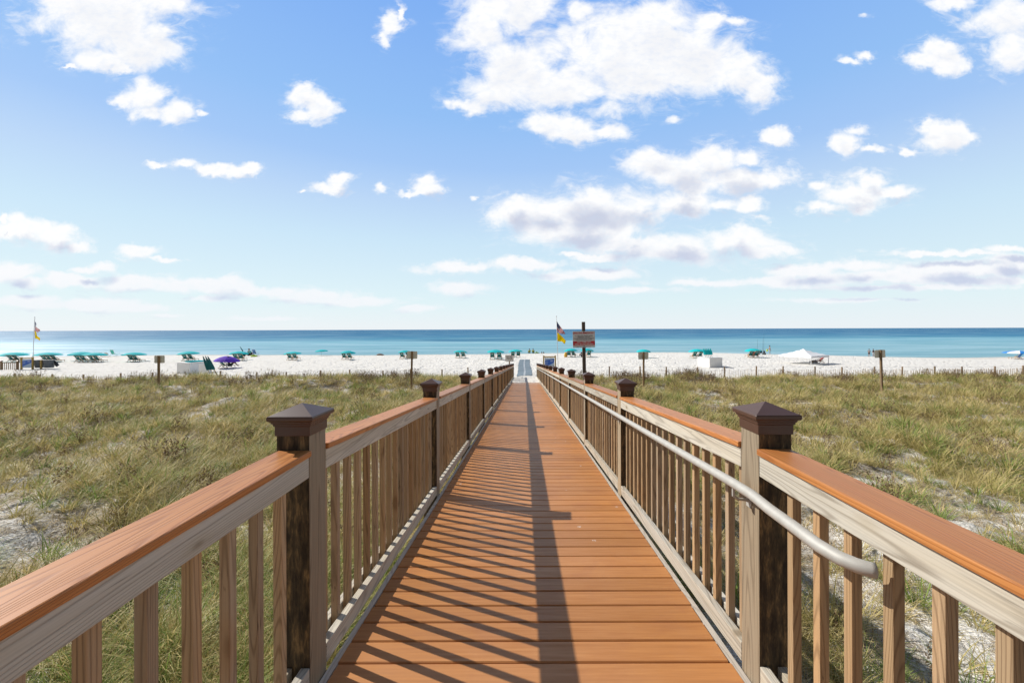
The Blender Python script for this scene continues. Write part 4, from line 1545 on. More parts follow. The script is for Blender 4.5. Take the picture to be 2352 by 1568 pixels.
def flagpole(xb, yb_, xt_, yt_, Y, label, k=1.0):
    x = (xb - PX) / F * Y
    z = gz(x, Y)
    root = empty('flagpole', (x, Y, z))
    tag(root, label, 'flagpole', 'flagpoles on the beach')
    H = height_at(xt_, yt_, Y) - z
    dx = (xt_ - xb) / F * Y
    mb = MB(); mb.tube([(0, 0, -.4), (dx, 0, H)], [.035, .022], 10); pole = mb.build('pole', M['pole_white'], root, smooth=True)
    mb = MB(); mb.tube([(dx, 0, H), (dx, 0, H + .04), (dx, 0, H + .09), (dx, 0, H + .12)], [.02, .045, .04, .01], 10); mb.build('finial', M['pole_white'], root, smooth=True)
    top = H - .35

    def us(u, v):
        xx = dx * .93 + .03 + .74 * k * u ** 1.1
        zz = top - 1.08 * u ** .95 - v * .92 * (1 - .86 * u ** 1.3)
        return (xx, .10 * math.sin(u * 9 + v * 3) * (.3 + u), zz)

    def usm(u, v):
        if u < .38 and v < 7 / 13:
            return 2
        return 0 if int(v * 13) % 2 == 0 else 1
    flag('striped_flag', root, us, [M['flag_red'], M['flag_white'], M['canton']], usm)
    t2 = top - 1.02

    def ye(u, v):
        xx = dx * .8 + .04 + .80 * k * u * (1 - .12 * v)
        zz = t2 - .80 * u ** 1.1 - v * .78 * (1 - .66 * u) - .05 * math.sin(u * 8) * v
        return (xx, .07 * math.sin(u * 7 + v * 2) * (.3 + u), zz)
    flag('yellow_flag', root, ye, [M['flag_yellow']], lambda u, v: 0)


flagpole(74, 846, 80, 730, 43.0, 'thin white flagpole with striped and yellow flags beside gray trash bins', .62)
flagpole(1282.5, 842, 1278, 728, 36.5, 'thin white flagpole with striped and yellow flags, left of the red and white notice')


# ------------------------------------------------------------------ umbrellas
def make_umbrella(name, mats, alt=None, dome=1.0):
    root = empty(name, (0, 0, 0))
    mb = MB(); mb.tube([(0, 0, -.3), (0, 0, 1.70)], .022, 8); mb.build('pole', M['pole_white'], root, smooth=True)
    mb = MB()
    n = 8
    rings = [(a, 1.30 + (b - 1.30) * dome) for a, b in [(0.02, 1.72), (.35, 1.68), (.70, 1.58), (1.0, 1.44), (1.2, 1.30)]]
    top = rings[0][1]
    sub = 2
    for (r_, z_) in rings:
        for k in range(n * sub):
            a = 2 * PI * k / (n * sub) + .2
            rr = r_ * (1.0 if k % sub == 0 else .955)
            mb.v.append((rr * math.cos(a), rr * math.sin(a), z_ - (0 if k % sub == 0 else -.012 * r_)))
    for k in range(n * sub):   # short hanging valance
        a = 2 * PI * k / (n * sub) + .2
        rr = 1.2 * (1.0 if k % sub == 0 else .955)
        mb.v.append((rr * math.cos(a), rr * math.sin(a), 1.30 - .10 - (0.02 if k % sub else 0)))
    m_ = n * sub
    for i in range(len(rings)):
        for k in range(m_):
            k2 = (k + 1) % m_
            mb.face((i * m_ + k, i * m_ + k2, (i + 1) * m_ + k2, (i + 1) * m_ + k), (k // sub) % 2 if alt else 0)
    o = mb.build('canopy', mats, root)
    sm = o.modifiers.new('t', 'SOLIDIFY'); sm.thickness = .006
    mb = MB(); mb.tube([(0, 0, top - .02), (0, 0, top + .06)], [.03, .012], 8); mb.build('finial', M['pole_white'], root)
    rb = MB()
    for k in range(n):
        a = 2 * PI * k / n + .2
        rb.tube([(.02 * math.cos(a), .02 * math.sin(a), 1.60), (.6 * math.cos(a), .6 * math.sin(a), 1.52)], .006, 4)
    rb.build('ribs', M['chair_wood'], root)
    return root


UG = 'beach umbrellas standing on the sand'
umb0 = make_umbrella('beach_umbrella', [M['teal']])
first = [True]
# (x, rim y, width, ground y, label)
UMB = [
    (33.5, 828.5, 45, 831, 'teal umbrella at the far left edge, partly behind the information board'),
    (110, 828, 46.5, 831, 'teal umbrella directly behind the gray trash bins'),
    (185, 827.5, 42, 829, 'teal umbrella, left one of the two that overlap'),
    (217, 827.5, 44, 831, 'teal umbrella, right one of the two that overlap, nearest the turquoise folding chair'),
    (307.5, 826.5, 43.5, 831, 'teal umbrella standing alone between an overlapping pair and a blank sign back'),
    (433, 825.5, 42, 827.5, 'teal umbrella behind the white box with leaning closed umbrellas'),
    (548, 825, 38, 826.5, 'teal umbrella partly hidden behind the purple one'),
    (672, 823.3, 37, 825.5, 'teal umbrella standing alone right of the dark beach cart, over two chairs'),
    (738.7, 815, 28, 816.5, 'small teal umbrella at the waterline with no chairs under it'),
    (798.7, 822.3, 32.5, 824.5, 'teal umbrella next to the piece of driftwood'),
    (930, 821.5, 30, 822.6, 'teal umbrella half hidden by a blank sign back'),
    (1057, 820.3, 31.5, 821.5, 'teal umbrella midway between a blank sign back and the widest teal umbrella'),
    (1138, 815, 40, 822.5, 'teal umbrella with the widest canopy near the mat, left of the TENTS sign'),
    (1184, 817.7, 32.5, 820, 'teal umbrella right behind the TENTS sign'),
    (1311.5, 816.8, 31.5, 819, 'teal umbrella left of the notice post, beside the flagpole'),
    (1347, 816.8, 31, 819, 'teal umbrella directly behind the notice post'),
    (1477.6, 817.5, 32.5, 822, 'teal umbrella above the blank sign back, right of the notice'),
    (1601, 819.7, 36, 821.5, 'teal umbrella behind the white box holding bundled umbrellas'),
    (1729, 818.7, 35, 820.5, 'teal umbrella beside the fishing cart'),
]
for (xd, yr, wd, yg, lab) in UMB:
    X_, Y_ = ray_hit(xd, yg, 34)
    Y_ += .5
    X_ = (xd - PX) / F * Y_
    Z_ = gz(X_, Y_)
    u = umb0 if first[0] else copy_tree(umb0)
    first[0] = False
    rim = height_at(xd, yr + 1, Y_) - Z_
    dia = wd / F * Y_
    u.location = (X_, Y_, Z_ - .02)
    sz = max(.72, rim / 1.22)
    u.scale = (dia / 2.4, dia / 2.4, sz)
    u.rotation_euler = (.035 * math.sin(xd), .05 * math.cos(xd * 1.7), xd * .37)
    tag(u, lab, 'umbrella', UG)
pu = make_umbrella('beach_umbrella', [M['purple']], dome=2.0)
X_, Y_ = ray_hit(527, 845.5, 30)
pu.location = ((520 - PX) / F * Y_, Y_, gz(X_, Y_)); pu.scale = (50 / F * Y_ / 2.4,) * 2 + ((height_at(520, 829.5, Y_) - gz(X_, Y_)) / 1.22,)
pu.rotation_euler = (0, .05, .3)
tag(pu, 'purple umbrella over a lounge chair and a seated person', 'umbrella', UG)
PUR = (X_, Y_)
bu = make_umbrella('beach_umbrella', [M['blue'], M['canopy_white']], alt=True)
X_, Y_ = ray_hit(2342, 824.8, 30)
bu.location = ((2342 - PX) / F * (Y_ + .3), Y_ + .3, gz(X_, Y_)); bu.scale = (54 / F * Y_ / 2.4,) * 2 + ((height_at(2342, 811, Y_) - gz(X_, Y_)) / 1.22,)
bu.rotation_euler = (0, 0, .5)
tag(bu, 'blue and white panelled umbrella at the right edge', 'umbrella', UG)


# ------------------------------------------------------------------ lounge chairs
def make_lounger(sling='dark_teal', mark=True):
    root = empty('lounge_chair', (0, 0, 0))
    w2 = .26
    fr = MB()
    for s in (-1, 1):
        fr.bar((s * w2, .42, .30), (s * w2, -.52, 1.0), .035, .05)          # back upright
        fr.bar((s * w2, -.25, .32), (s * w2, 1.15, .26), .035, .05)         # long side rail
        fr.bar((s * (w2 + .03), -.42, .0), (s * (w2 + .03), .22, .52), .03, .045)   # crossed legs
        fr.bar((s * (w2 + .03), .30, .0), (s * (w2 + .03), -.12, .52), .03, .045)
        fr.bar((s * w2, 1.08, .0), (s * w2, 1.02, .27), .03, .04)
    for (y, z) in ((-.51, .99), (1.12, .26), (-.40, .04), (.28, .04)):
        fr.bar((-w2, y, z), (w2, y, z), .03, .03)
    fr.build('frame', M['chair_wood'], root)
    for s in (-1, 1):
        a = MB(); a.bar((s * (w2 + .03), -.33, .56), (s * (w2 + .03), .30, .52), .065, .022); a.build('armrest', M['chair_wood'], root)
    b = MB()
    prof = [(-.50, .985), (-.38, .86), (-.24, .70), (-.10, .55), (.0, .44), (.06, .38)]
    for (y, z) in prof:
        b.v += [(-w2 + .02, y, z), (w2 - .02, y, z)]
    for i in range(len(prof) - 1):
        b.face((2 * i, 2 * i + 1, 2 * i + 3, 2 * i + 2))
    o = b.build('backrest', M[sling], root); s_ = o.modifiers.new('t', 'SOLIDIFY'); s_.thickness = .012; s_.offset = 0
    b = MB()
    prof = [(.06, .375), (.20, .31), (.38, .29), (.50, .295)]
    for (y, z) in prof:
        b.v += [(-w2 + .02, y, z), (w2 - .02, y, z)]
    for i in range(len(prof) - 1):
        b.face((2 * i, 2 * i + 1, 2 * i + 3, 2 * i + 2))
    o = b.build('seat', M[sling], root); s_ = o.modifiers.new('t', 'SOLIDIFY'); s_.thickness = .012; s_.offset = 0
    ft = MB()
    for q in range(6):
        ft.box(-w2, w2, .56 + q * .09, .62 + q * .09, .283, .297)
    ft.build('footrest', M['chair_wood'], root)
    if mark:
        mk = MB()
        t = math.atan2(-.16, .14)
        # printed mark on the back sling, seen from behind
        nrm = Vector((0, -.75, -.66))
        c = Vector((0, -.31, .78)) + nrm * .012
        up = Vector((0, -.66, .75))
        pts = [(-.10, -.02), (-.05, .02), (0, .035), (.06, .025), (.11, -.005), (.11, -.03), (-.10, -.045)]
        vs = [tuple(c + Vector((1, 0, 0)) * a + up * b_) for a, b_ in pts]
        vs2 = [tuple(Vector(p) + nrm * .003) for p in vs]
        n = len(vs)
        mk.add(vs + vs2, [tuple(range(n)), tuple(range(2 * n - 1, n - 1, -1))] + [(i, (i + 1) % n, (i + 1) % n + n, i + n) for i in range(n)])
        mk.build('white_print', M['canopy_white'], root)
    return root


CG = 'green lounge chairs under the umbrellas'
ch0 = make_lounger()
CH = [
    (27.5, 832, 'green lounge chair left of a pair, under the umbrella at the far left edge'),
    (39.5, 832, 'green lounge chair right of a pair, touching the leftmost information board'),
    (104, 832, 'green lounge chair, left of three behind the gray trash bins'),
    (115, 832, 'green lounge chair, middle of three behind the gray trash bins'),
    (126, 832, 'green lounge chair, right of three behind the gray trash bins'),
    (181, 832, 'green lounge chair, first of the row of four under the overlapping umbrellas'),
    (193, 832, 'green lounge chair, second of the row of four under the overlapping umbrellas'),
    (212.5, 832, 'green lounge chair, third of the row of four under the overlapping umbrellas'),
    (224.5, 832, 'green lounge chair, last of the row of four under the overlapping umbrellas'),
    (302.5, 831.5, 'green lounge chair, left of a pair between overlapping umbrellas and a blank sign back'),
    (313.5, 831.5, 'green lounge chair, right of a pair between overlapping umbrellas and a blank sign back'),
    (426, 829, 'green lounge chair left of a pair, behind the white box with leaning umbrellas'),
    (439.5, 829, 'green lounge chair right of a pair, behind the white box with leaning umbrellas'),
    (542, 828, 'green lounge chair mostly hidden behind the purple umbrella'),
    (554, 828, 'green lounge chair just right of the purple umbrella'),
    (666, 827, 'green lounge chair left of a pair, right of the dark beach cart'),
    (678, 827, 'green lounge chair right of a pair, right of the dark beach cart'),
    (791, 825.8, 'green lounge chair left of a pair, nearest the driftwood'),
    (803, 825.8, 'green lounge chair right of a pair, beside the driftwood'),
    (924, 824, 'green lounge chair just left of a blank sign back'),
    (938, 824, 'green lounge chair mostly hidden by a blank sign back'),
    (1051.5, 822.6, 'green lounge chair, left of a pair beside the umbrella left of the widest one'),
    (1064, 822.6, 'green lounge chair, right of a pair beside the umbrella left of the widest one'),
    (1131, 825.7, 'green lounge chair left of a pair, under the widest teal umbrella by the TENTS sign'),
    (1147, 825.7, 'green lounge chair right of a pair, under the widest teal umbrella by the TENTS sign'),
    (1178, 821, 'green lounge chair partly behind the TENTS sign'),
    (1190.5, 821, 'green lounge chair just right of the TENTS sign'),
    (1306.5, 820, 'green lounge chair beside the yellow towel'),
    (1317.5, 820, 'green lounge chair turned aside, between the yellow towel and notice post'),
    (1352.5, 820, 'green lounge chair just right of the notice post'),
    (1595, 822.4, 'green lounge chair left of a pair, behind the white box holding bundled umbrellas'),
    (1607.8, 822.4, 'green lounge chair right of a pair, behind the white box holding bundled umbrellas'),
    (1724, 821.3, 'green lounge chair left of a pair, beside the fishing cart'),
    (1736.3, 821.3, 'green lounge chair right of a pair, beside the fishing cart'),
]
for i, (xd, yg, lab) in enumerate(CH):
    X_, Y_ = ray_hit(xd, yg, 34)
    c = ch0 if i == 0 else copy_tree(ch0)
    c.location = (X_, Y_, gz(X_, Y_))
    c.rotation_euler = (0, 0, math.sin(xd * 3.1) * .08 + (.0 if abs(xd - 1317.5) > 1 else -.5) + (.12 if xd < 700 else 0))
    k = .95 + .04 * math.sin(xd)
    if 1125 < xd < 1150: k *= 1.06
    c.scale = (k, k, k)
    tag(c, lab, 'lounge chair', CG)
# chair under the purple umbrella and the blue chair on the right
c = copy_tree(ch0)
X_, Y_ = ray_hit(513, 845.5, 30)
c.location = (X_, Y_, gz(X_, Y_)); c.rotation_euler = (0, 0, -.35)
tag(c, 'green lounge chair under the purple umbrella', 'lounge chair', CG)
PC = (X_, Y_)
c = make_lounger('blue', False)
X_, Y_ = ray_hit(2339, 825.2, 30)
c.location = (X_, Y_, gz(X_, Y_)); c.rotation_euler = (0, 0, .05)
tag(c, 'blue lounge chair under the blue and white umbrella', 'lounge chair')
# red recliner under the tent
c = make_lounger('red', False)
X_, Y_ = ray_hit(1884, 833.5, 30)
c.location = (X_, Y_, gz(X_, Y_)); c.rotation_euler = (0, 0, 1.45); c.scale = (.9, .9, .78)
tag(c, 'red reclining chair in the shade of the white tent', 'lounge chair')


# ------------------------------------------------------------------ pale folding chairs by the water
def make_folding(fab, frame):
    root = empty('folding_chair', (0, 0, 0))
    w2 = .28
    fr = MB()
    for s in (-1, 1):
        fr.tube([(s * w2, .32, .02), (s * w2, -.22, .36), (s * w2, -.42, .98)], .014, 6)
        fr.tube([(s * w2, -.35, .02), (s * w2, .28, .34), (s * w2, .30, .55), (s * w2, -.28, .58)], .014, 6)
    for (y, z) in ((-.42, .98), (.28, .34), (.32, .02), (-.35, .02), (-.22, .36)):
        fr.tube([(-w2, y, z), (w2, y, z)], .014, 6)
    fr.build('frame', frame, root)
    b = MB(); b.bar((0, -.23, .38), (0, -.41, .96), .52, .015, 0, (1, 0, 0)); b2 = MB()
    b2.box(-.26, .26, -.006, .006, 0, .60)
    o = b2.build('backrest', fab, root, loc=(0, -.225, .37)); o.rotation_euler = (.30, 0, 0)
    b = MB(); b.box(-.26, .26, -.22, .27, .345, .36); b.build('seat', fab, root)
    return root


for (xd, yg, fab, lab) in ((235.5, 819.5, 'light_cloth', 'low pale beach chair next to the teal umbrella edge, left of two by the water'),
                           (247.5, 819.5, 'grey_plate', 'low pale and dark beach chair between another pale chair and the turquoise one'),):
    c = make_folding(M[fab], M['chair_wood'])
    X_, Y_ = ray_hit(xd, yg, 34)
    c.location = (X_, Y_, gz(X_, Y_)); c.rotation_euler = (0, 0, .1); c.scale = (1.05, 1.05, .9)
    tag(c, lab, 'folding chair')
c = make_folding(M['turquoise_fabric'], M['pole_white'])
X_, Y_ = ray_hit(264.5, 818.8, 34)
c.location = (X_, Y_, gz(X_, Y_)); c.rotation_euler = (0, 0, -.2); c.scale = (1.5, 1.5, 1.45)
tag(c, 'tall turquoise folding chair by the water', 'folding chair')
c = make_folding(M['pale_blue'], M['pole_white'])
X_, Y_ = ray_hit(588, 817.5, 34)
c.location = (X_, Y_, gz(X_, Y_)); c.rotation_euler = (0, 0, -.3); c.scale = (1.5, 1.3, 1.4)
tag(c, 'bright blue folding chair right of the dark beach cart', 'folding chair')


# ------------------------------------------------------------------ storage boxes, leaning umbrellas
def storage_box(xd, ybase, Y, s1, s2, h, rz, label):
    x = (xd - PX) / F * Y
    z = gz(x, Y)
    root = empty('storage_box', (x, Y, z), rz)
    tag(root, label, 'storage box', 'white wooden storage boxes on the beach')
    mb = MB(); mb.box(0, s1, 0, s2, -.3, h); mb.build('body', M['white'], root, bevel=.01)
    for (a, b_) in ((0, 0), (s1, 0), (0, s2)):
        m2 = MB(); m2.box(a - .012 - (.0), a + .05, b_ - .012, b_ + .05, -.2, h - .004) if (a, b_) == (0, 0) else m2.box(a - .05, a + .012, b_ - .012, b_ + .05, -.2, h - .004) if a else m2.box(a - .012, a + .05, b_ - .05, b_ + .012, -.2, h - .004)
        m2.build('corner_trim', M['white'], root)
    mb = MB(); mb.box(-.06, s1 + .06, -.06, s2 + .06, h + .022, h + .055); mb.build('lid', M['white'], root, bevel=.006)
    mb = MB(); mb.box(.02, s1 - .02, .02, s2 - .02, h + .001, h + .021); mb.build('lid_gap', M['brown_frame'], root)
    return root, (x, Y, z)


def closed_umbrella(loc, rot, L=1.9, lab='', col='dark_teal', group=None, proto=None):
    if proto is not None:
        root = copy_tree(proto)
        root.location = loc; root.rotation_euler = rot
        tag(root, lab, 'closed umbrella', group)
        return root
    root = empty('closed_umbrella', loc)
    root.rotation_euler = rot
    mb = MB(); mb.tube([(0, 0, 0), (0, 0, L)], .02, 8); mb.build('pole', M['chair_wood'], root)
    mb = MB()
    n = 16
    prof = [(.035, .55), (.12, .60), (.115, 1.0), (.085, 1.5), (.03, 1.9), (.008, 1.95)]
    for (r_, z_) in prof:
        for k in range(n):
            a = 2 * PI * k / n
            rr = r_ * (1.0 if k % 2 else .68)
            mb.v.append((rr * math.cos(a), rr * math.sin(a), z_ * L / 1.9))
    for i in range(len(prof) - 1):
        for k in range(n):
            k2 = (k + 1) % n
            mb.face((i * n + k, i * n + k2, (i + 1) * n + k2, (i + 1) * n + k))
    mb.build('canopy', M[col], root, smooth=False)
    tag(root, lab, 'closed umbrella', group)
    return root


bx1, p1 = storage_box(436, 860, 37.0, 1.95, 1.6, .98, math.radians(75), 'large white wooden box with closed umbrellas leaning on it')
# sheets and rolled canvas on the lid
mb = MB()
for q in range(4):
    mb.tube([(.3, .35 + .22 * q, 1.09 + .01 * q), (1.0, .42 + .22 * q, 1.10), (1.75, .32 + .22 * q, 1.09)], [.05, .055, .04], 8)
cv = mb.build('folded_canvas', M['teal'], None, smooth=True)
cv.matrix_world = bx1.matrix_world
cv.location = bx1.location; cv.rotation_euler = bx1.rotation_euler
tag(cv, 'folded teal canvas lying on the lid of the larger white box', 'canvas')
cgp = 'closed umbrellas leaning on the large white box'
Yl = 35.6
base = [(545, 862), (538, 862), (530, 861)]
prot = None
for q, (xd, tx, lab) in enumerate(((497, 472, 'closed green umbrella leaning on the white box, rightmost of three'), (489, 465.5, 'closed green umbrella leaning on the white box, middle of three'), (480, 458.5, 'closed green umbrella leaning on the white box, leftmost of three'))):
    xb = (xd - PX) / F * Yl; xt_ = (tx - PX) / F * Yl
    zb = gz(xb, Yl)
    zt_ = height_at(tx, 819, Yl)
    d = Vector((xt_ - xb, .25, zt_ - zb))
    L_ = d.length / 1.95
    e = d.to_track_quat('Z', 'Y').to_euler()
    if prot is None:
        prot = closed_umbrella((xb, Yl + .05 * q, zb), e, 1.95 * L_, lab, group=cgp)
    else:
        closed_umbrella((xb, Yl + .06 * q, zb), e, 1.95, lab, group=cgp, proto=prot)
# a loose white lid board leaning behind them
mb = MB(); mb.box(-.45, .45, -.02, .02, 0, .95)
lb = mb.build('leaning_board', M['white'], None, bevel=.004)
xb = (468 - PX) / F * 36.2
lb.location = (xb, 36.2, gz(xb, 36.2)); lb.rotation_euler = (.12, .10, .1)
tag(lb, 'loose white board standing between the large white box and closed umbrellas', 'board')
mb = MB(); mb.bar((0, 0, 0), (-1.02, .1, height_at(473, 824, 36.0) - gz((499 - PX) / F * 36, 36.0)), .04, .07)
lb = mb.build('timber', M['brown_frame'], None)
xb = (499 - PX) / F * 36.0
lb.location = (xb, 36.0, gz(xb, 36.0))
tag(lb, 'dark timber leaning beside the closed umbrellas', 'timber')

bx2, p2 = storage_box(1629.5, 845, 41.5, 1.45, 2.1, .98, .17, 'white wooden box with a bundle of teal umbrellas on its lid')
prot = None
labs = ['leftmost', 'second', 'third', 'fourth', 'rightmost']
for q in range(5):
    Xq = p2[0] - .05 + .17 * q; Yq = p2[1] + .75
    zq = p2[2] + 1.04
    lab = 'closed teal umbrella standing in the bundle on the white box, %s of five' % labs[q]
    rr = (.0, -.30 + .02 * q, .0)
    if prot is None:
        prot = closed_umbrella((Xq, Yq, zq - .0), rr, .95, lab, 'teal', 'bundled umbrellas on the white box')
    else:
        closed_umbrella((Xq, Yq + .03 * (q % 2), zq), rr, .95, lab, 'dark_teal', 'bundled umbrellas on the white box', proto=prot)
for o in COL.objects:
    pass

# ------------------------------------------------------------------ trash bins on a post
Yb = 42.6
binp = None
mbp = MB(); mbp.box(-.06, .06, -.06, .06, -.4, .95)
xb = (102 - PX) / F * Yb
po = mbp.build('bin_post', M['yellow_wood'], None)
po.location = (xb, Yb - .3, gz(xb, Yb)); tag(po, 'short wooden post standing between the two gray trash bins', 'post')
for s, lab in ((-1, 'gray trash bin with black liner, left of its wooden post'), (1, 'gray trash bin with black liner, right of its wooden post')):
    x = xb + s * .52
    if binp is None:
        binp = empty('trash_bin', (0, 0, 0))
        mb = MB(); mb.tube([(0, 0, .0), (0, 0, .75), (0, 0, .80)], [.34, .44, .46], 16); mb.build('bin_body', M['bin'], binp, smooth=False)
        mb = MB(); mb.tube([(0, 0, .80), (0, 0, .83)], [.47, .47], 16); mb.build('rim', M['black'], binp)
        mb = MB(); mb.tube([(-.42, -.1, .72), (-.56, -.12, .5), (-.66, -.15, .22), (-.60, -.15, .08)], [.03, .12, .16, .02], 8); mb.build('liner', M['black'], binp)
        o = binp
    else:
        o = copy_tree(binp); 
    o.location = (x, Yb, gz(x, Yb) + .12)
    o.rotation_euler = (0, 0, 0 if s < 0 else PI)
    tag(o, lab, 'trash bin', 'gray trash bins')

# ------------------------------------------------------------------ end of the neighbouring boardwalk, far left
Yr = 42.0
root = empty('neighbour_railing', ((0 - PX) / F * Yr - 1.5, Yr, gz(-57, Yr)))
tag(root, 'short brown wooden railing at the far left edge of the beach', 'railing')
R = root.location
xR = (42 - PX) / F * Yr - R.x
zr = height_at(20, 829.5, Yr) - R.z
for xx in (xR, xR - 1.75, xR - 2.15, xR - 3.6):
    mb = MB(); mb.box(xx - .12, xx + .0, -.06, .06, -.4, zr - .02); p = mb.build('post', M['mid_wood'], root)
    mb = MB(); mb.sqloft([(.085, zr - .02), (.1, zr + .04), (.01, zr + .09)], cx=xx - .06); mb.build('post_cap', M['cap'], p)
mb = MB(); mb.box(xR - 3.6, xR, -.04, .04, zr - .18, zr - .10); mb.build('rail', M['mid_wood'], root)
mb = MB()
q = xR - .25
while q > xR - 3.6:
    mb.box(q - .02, q + .02, -.02, .02, .02, zr - .19); q -= .2
mb.build('pickets', M['mid_wood'], root)

# ------------------------------------------------------------------ white tent
A = Vector((1863 - PX, F, 0)) / F
X_, Y_ = ray_hit(1863, 837.3, 30)
Sz = 3.45
th = math.radians(26.5)
root = empty('canopy_tent', (X_, Y_, gz(X_, Y_)), th)
tag(root, 'white pop-up canopy tent with low legs over a red chair', 'tent')
z0 = gz(X_, Y_)
rim = height_at(1863, 823, Y_) - z0 + .02
vt = .24
for (a, b_) in ((0, 0), (Sz, 0), (0, Sz), (Sz, Sz)):
    mb = MB(); mb.box(a - .025, a + .025, b_ - .025, b_ + .025, -.3, rim + .2); mb.build('leg', M['pole_white'], root)
Yc = Y_ + 1.6
apex = height_at(1848, 800.7, Yc + .6) - z0
mb = MB()
n = 8
e = .05
for j in range(n + 1):
    for i in range(n + 1):
        u, v = i / n, j / n
        d = max(abs(u - .5), abs(v - .5)) * 2
        zz = rim + vt + (apex - rim - vt) * (1 - d) ** 1.05 - .05 * math.sin(PI * d) 
        mb.v.append((-e + (Sz + 2 * e) * u, -e + (Sz + 2 * e) * v, zz))
for j in range(n):
    for i in range(n):
        a = j * (n + 1) + i
        mb.face((a, a + 1, a + n + 2, a + n + 1))
o = mb.build('roof', M['canopy_white'], root); sm = o.modifiers.new('t', 'SOLIDIFY'); sm.thickness = .01
for (x0, x1, y0, y1) in ((-e - .006, Sz + e, -e - .012, -e - .004), (-e - .012, -e - .004, -e, Sz + e), (Sz + e + .004, Sz + e + .012, -e, Sz + e), (-e, Sz + e, Sz + e + .004, Sz + e + .012)):
    mb = MB(); mb.box(x0, x1, y0, y1, rim, rim + vt); mb.build('valance', M['canopy_white'], root)
# bag beside the red chair
mb = MB(); mb.tube([(-.5, 0, .10), (-.25, .05, .16), (.2, 0, .2), (.45, 0, .06)], [.05, .13, .18, .04], 10)
bg_ = mb.build('beach_bag', M['grey_cloth'], None, smooth=True)
X_, Y_ = ray_hit(1872, 833.5, 30)
bg_.location = (X_, Y_ + .2, gz(X_, Y_)); tag(bg_, 'gray bag on the sand left of the red chair', 'bag')

# driftwood
mb = MB(); mb.tube([(-.7, 0, .10), (-.2, .05, .17), (.3, 0, .16), (.8, .05, .10)], [.10, .19, .17, .07], 8)
dw = mb.build('driftwood', M['driftwood'], None, smooth=True)
X_, Y_ = ray_hit(873, 815.8, 34)
dw.location = (X_, Y_, gz(X_, Y_)); tag(dw, 'short brown driftwood log at the top of the waterline', 'driftwood')


# ------------------------------------------------------------------ people
def skin_mesh(name, chain, mat_, parent, sub=1):
    """chain: (points, edges, radii); one continuous surface"""
    pts, edges, radii = chain
    me = bpy.data.meshes.new(name + '_src')
    me.from_pydata([tuple(p) for p in pts], edges, [])
    o = bpy.data.objects.new(name + '_src', me)
    COL.objects.link(o)
    m = o.modifiers.new('s', 'SKIN'); m.use_smooth_shade = True
    sv = me.skin_vertices[0].data
    for i, r_ in enumerate(radii):
        sv[i].radius = (r_, r_) if not isinstance(r_, tuple) else r_
        sv[i].use_root = (i == 0)
    s_ = o.modifiers.new('u', 'SUBSURF'); s_.levels = sub; s_.render_levels = sub
    dg = bpy.context.evaluated_depsgraph_get()
    ev = o.evaluated_get(dg)
    nm = bpy.data.meshes.new_from_object(ev)
    nm.name = name
    nm.materials.clear(); nm.materials.append(mat_)
    bpy.data.objects.remove(o)
    ob = bpy.data.objects.new(name, nm)
    COL.objects.link(ob)
    ob.parent = parent
    return ob


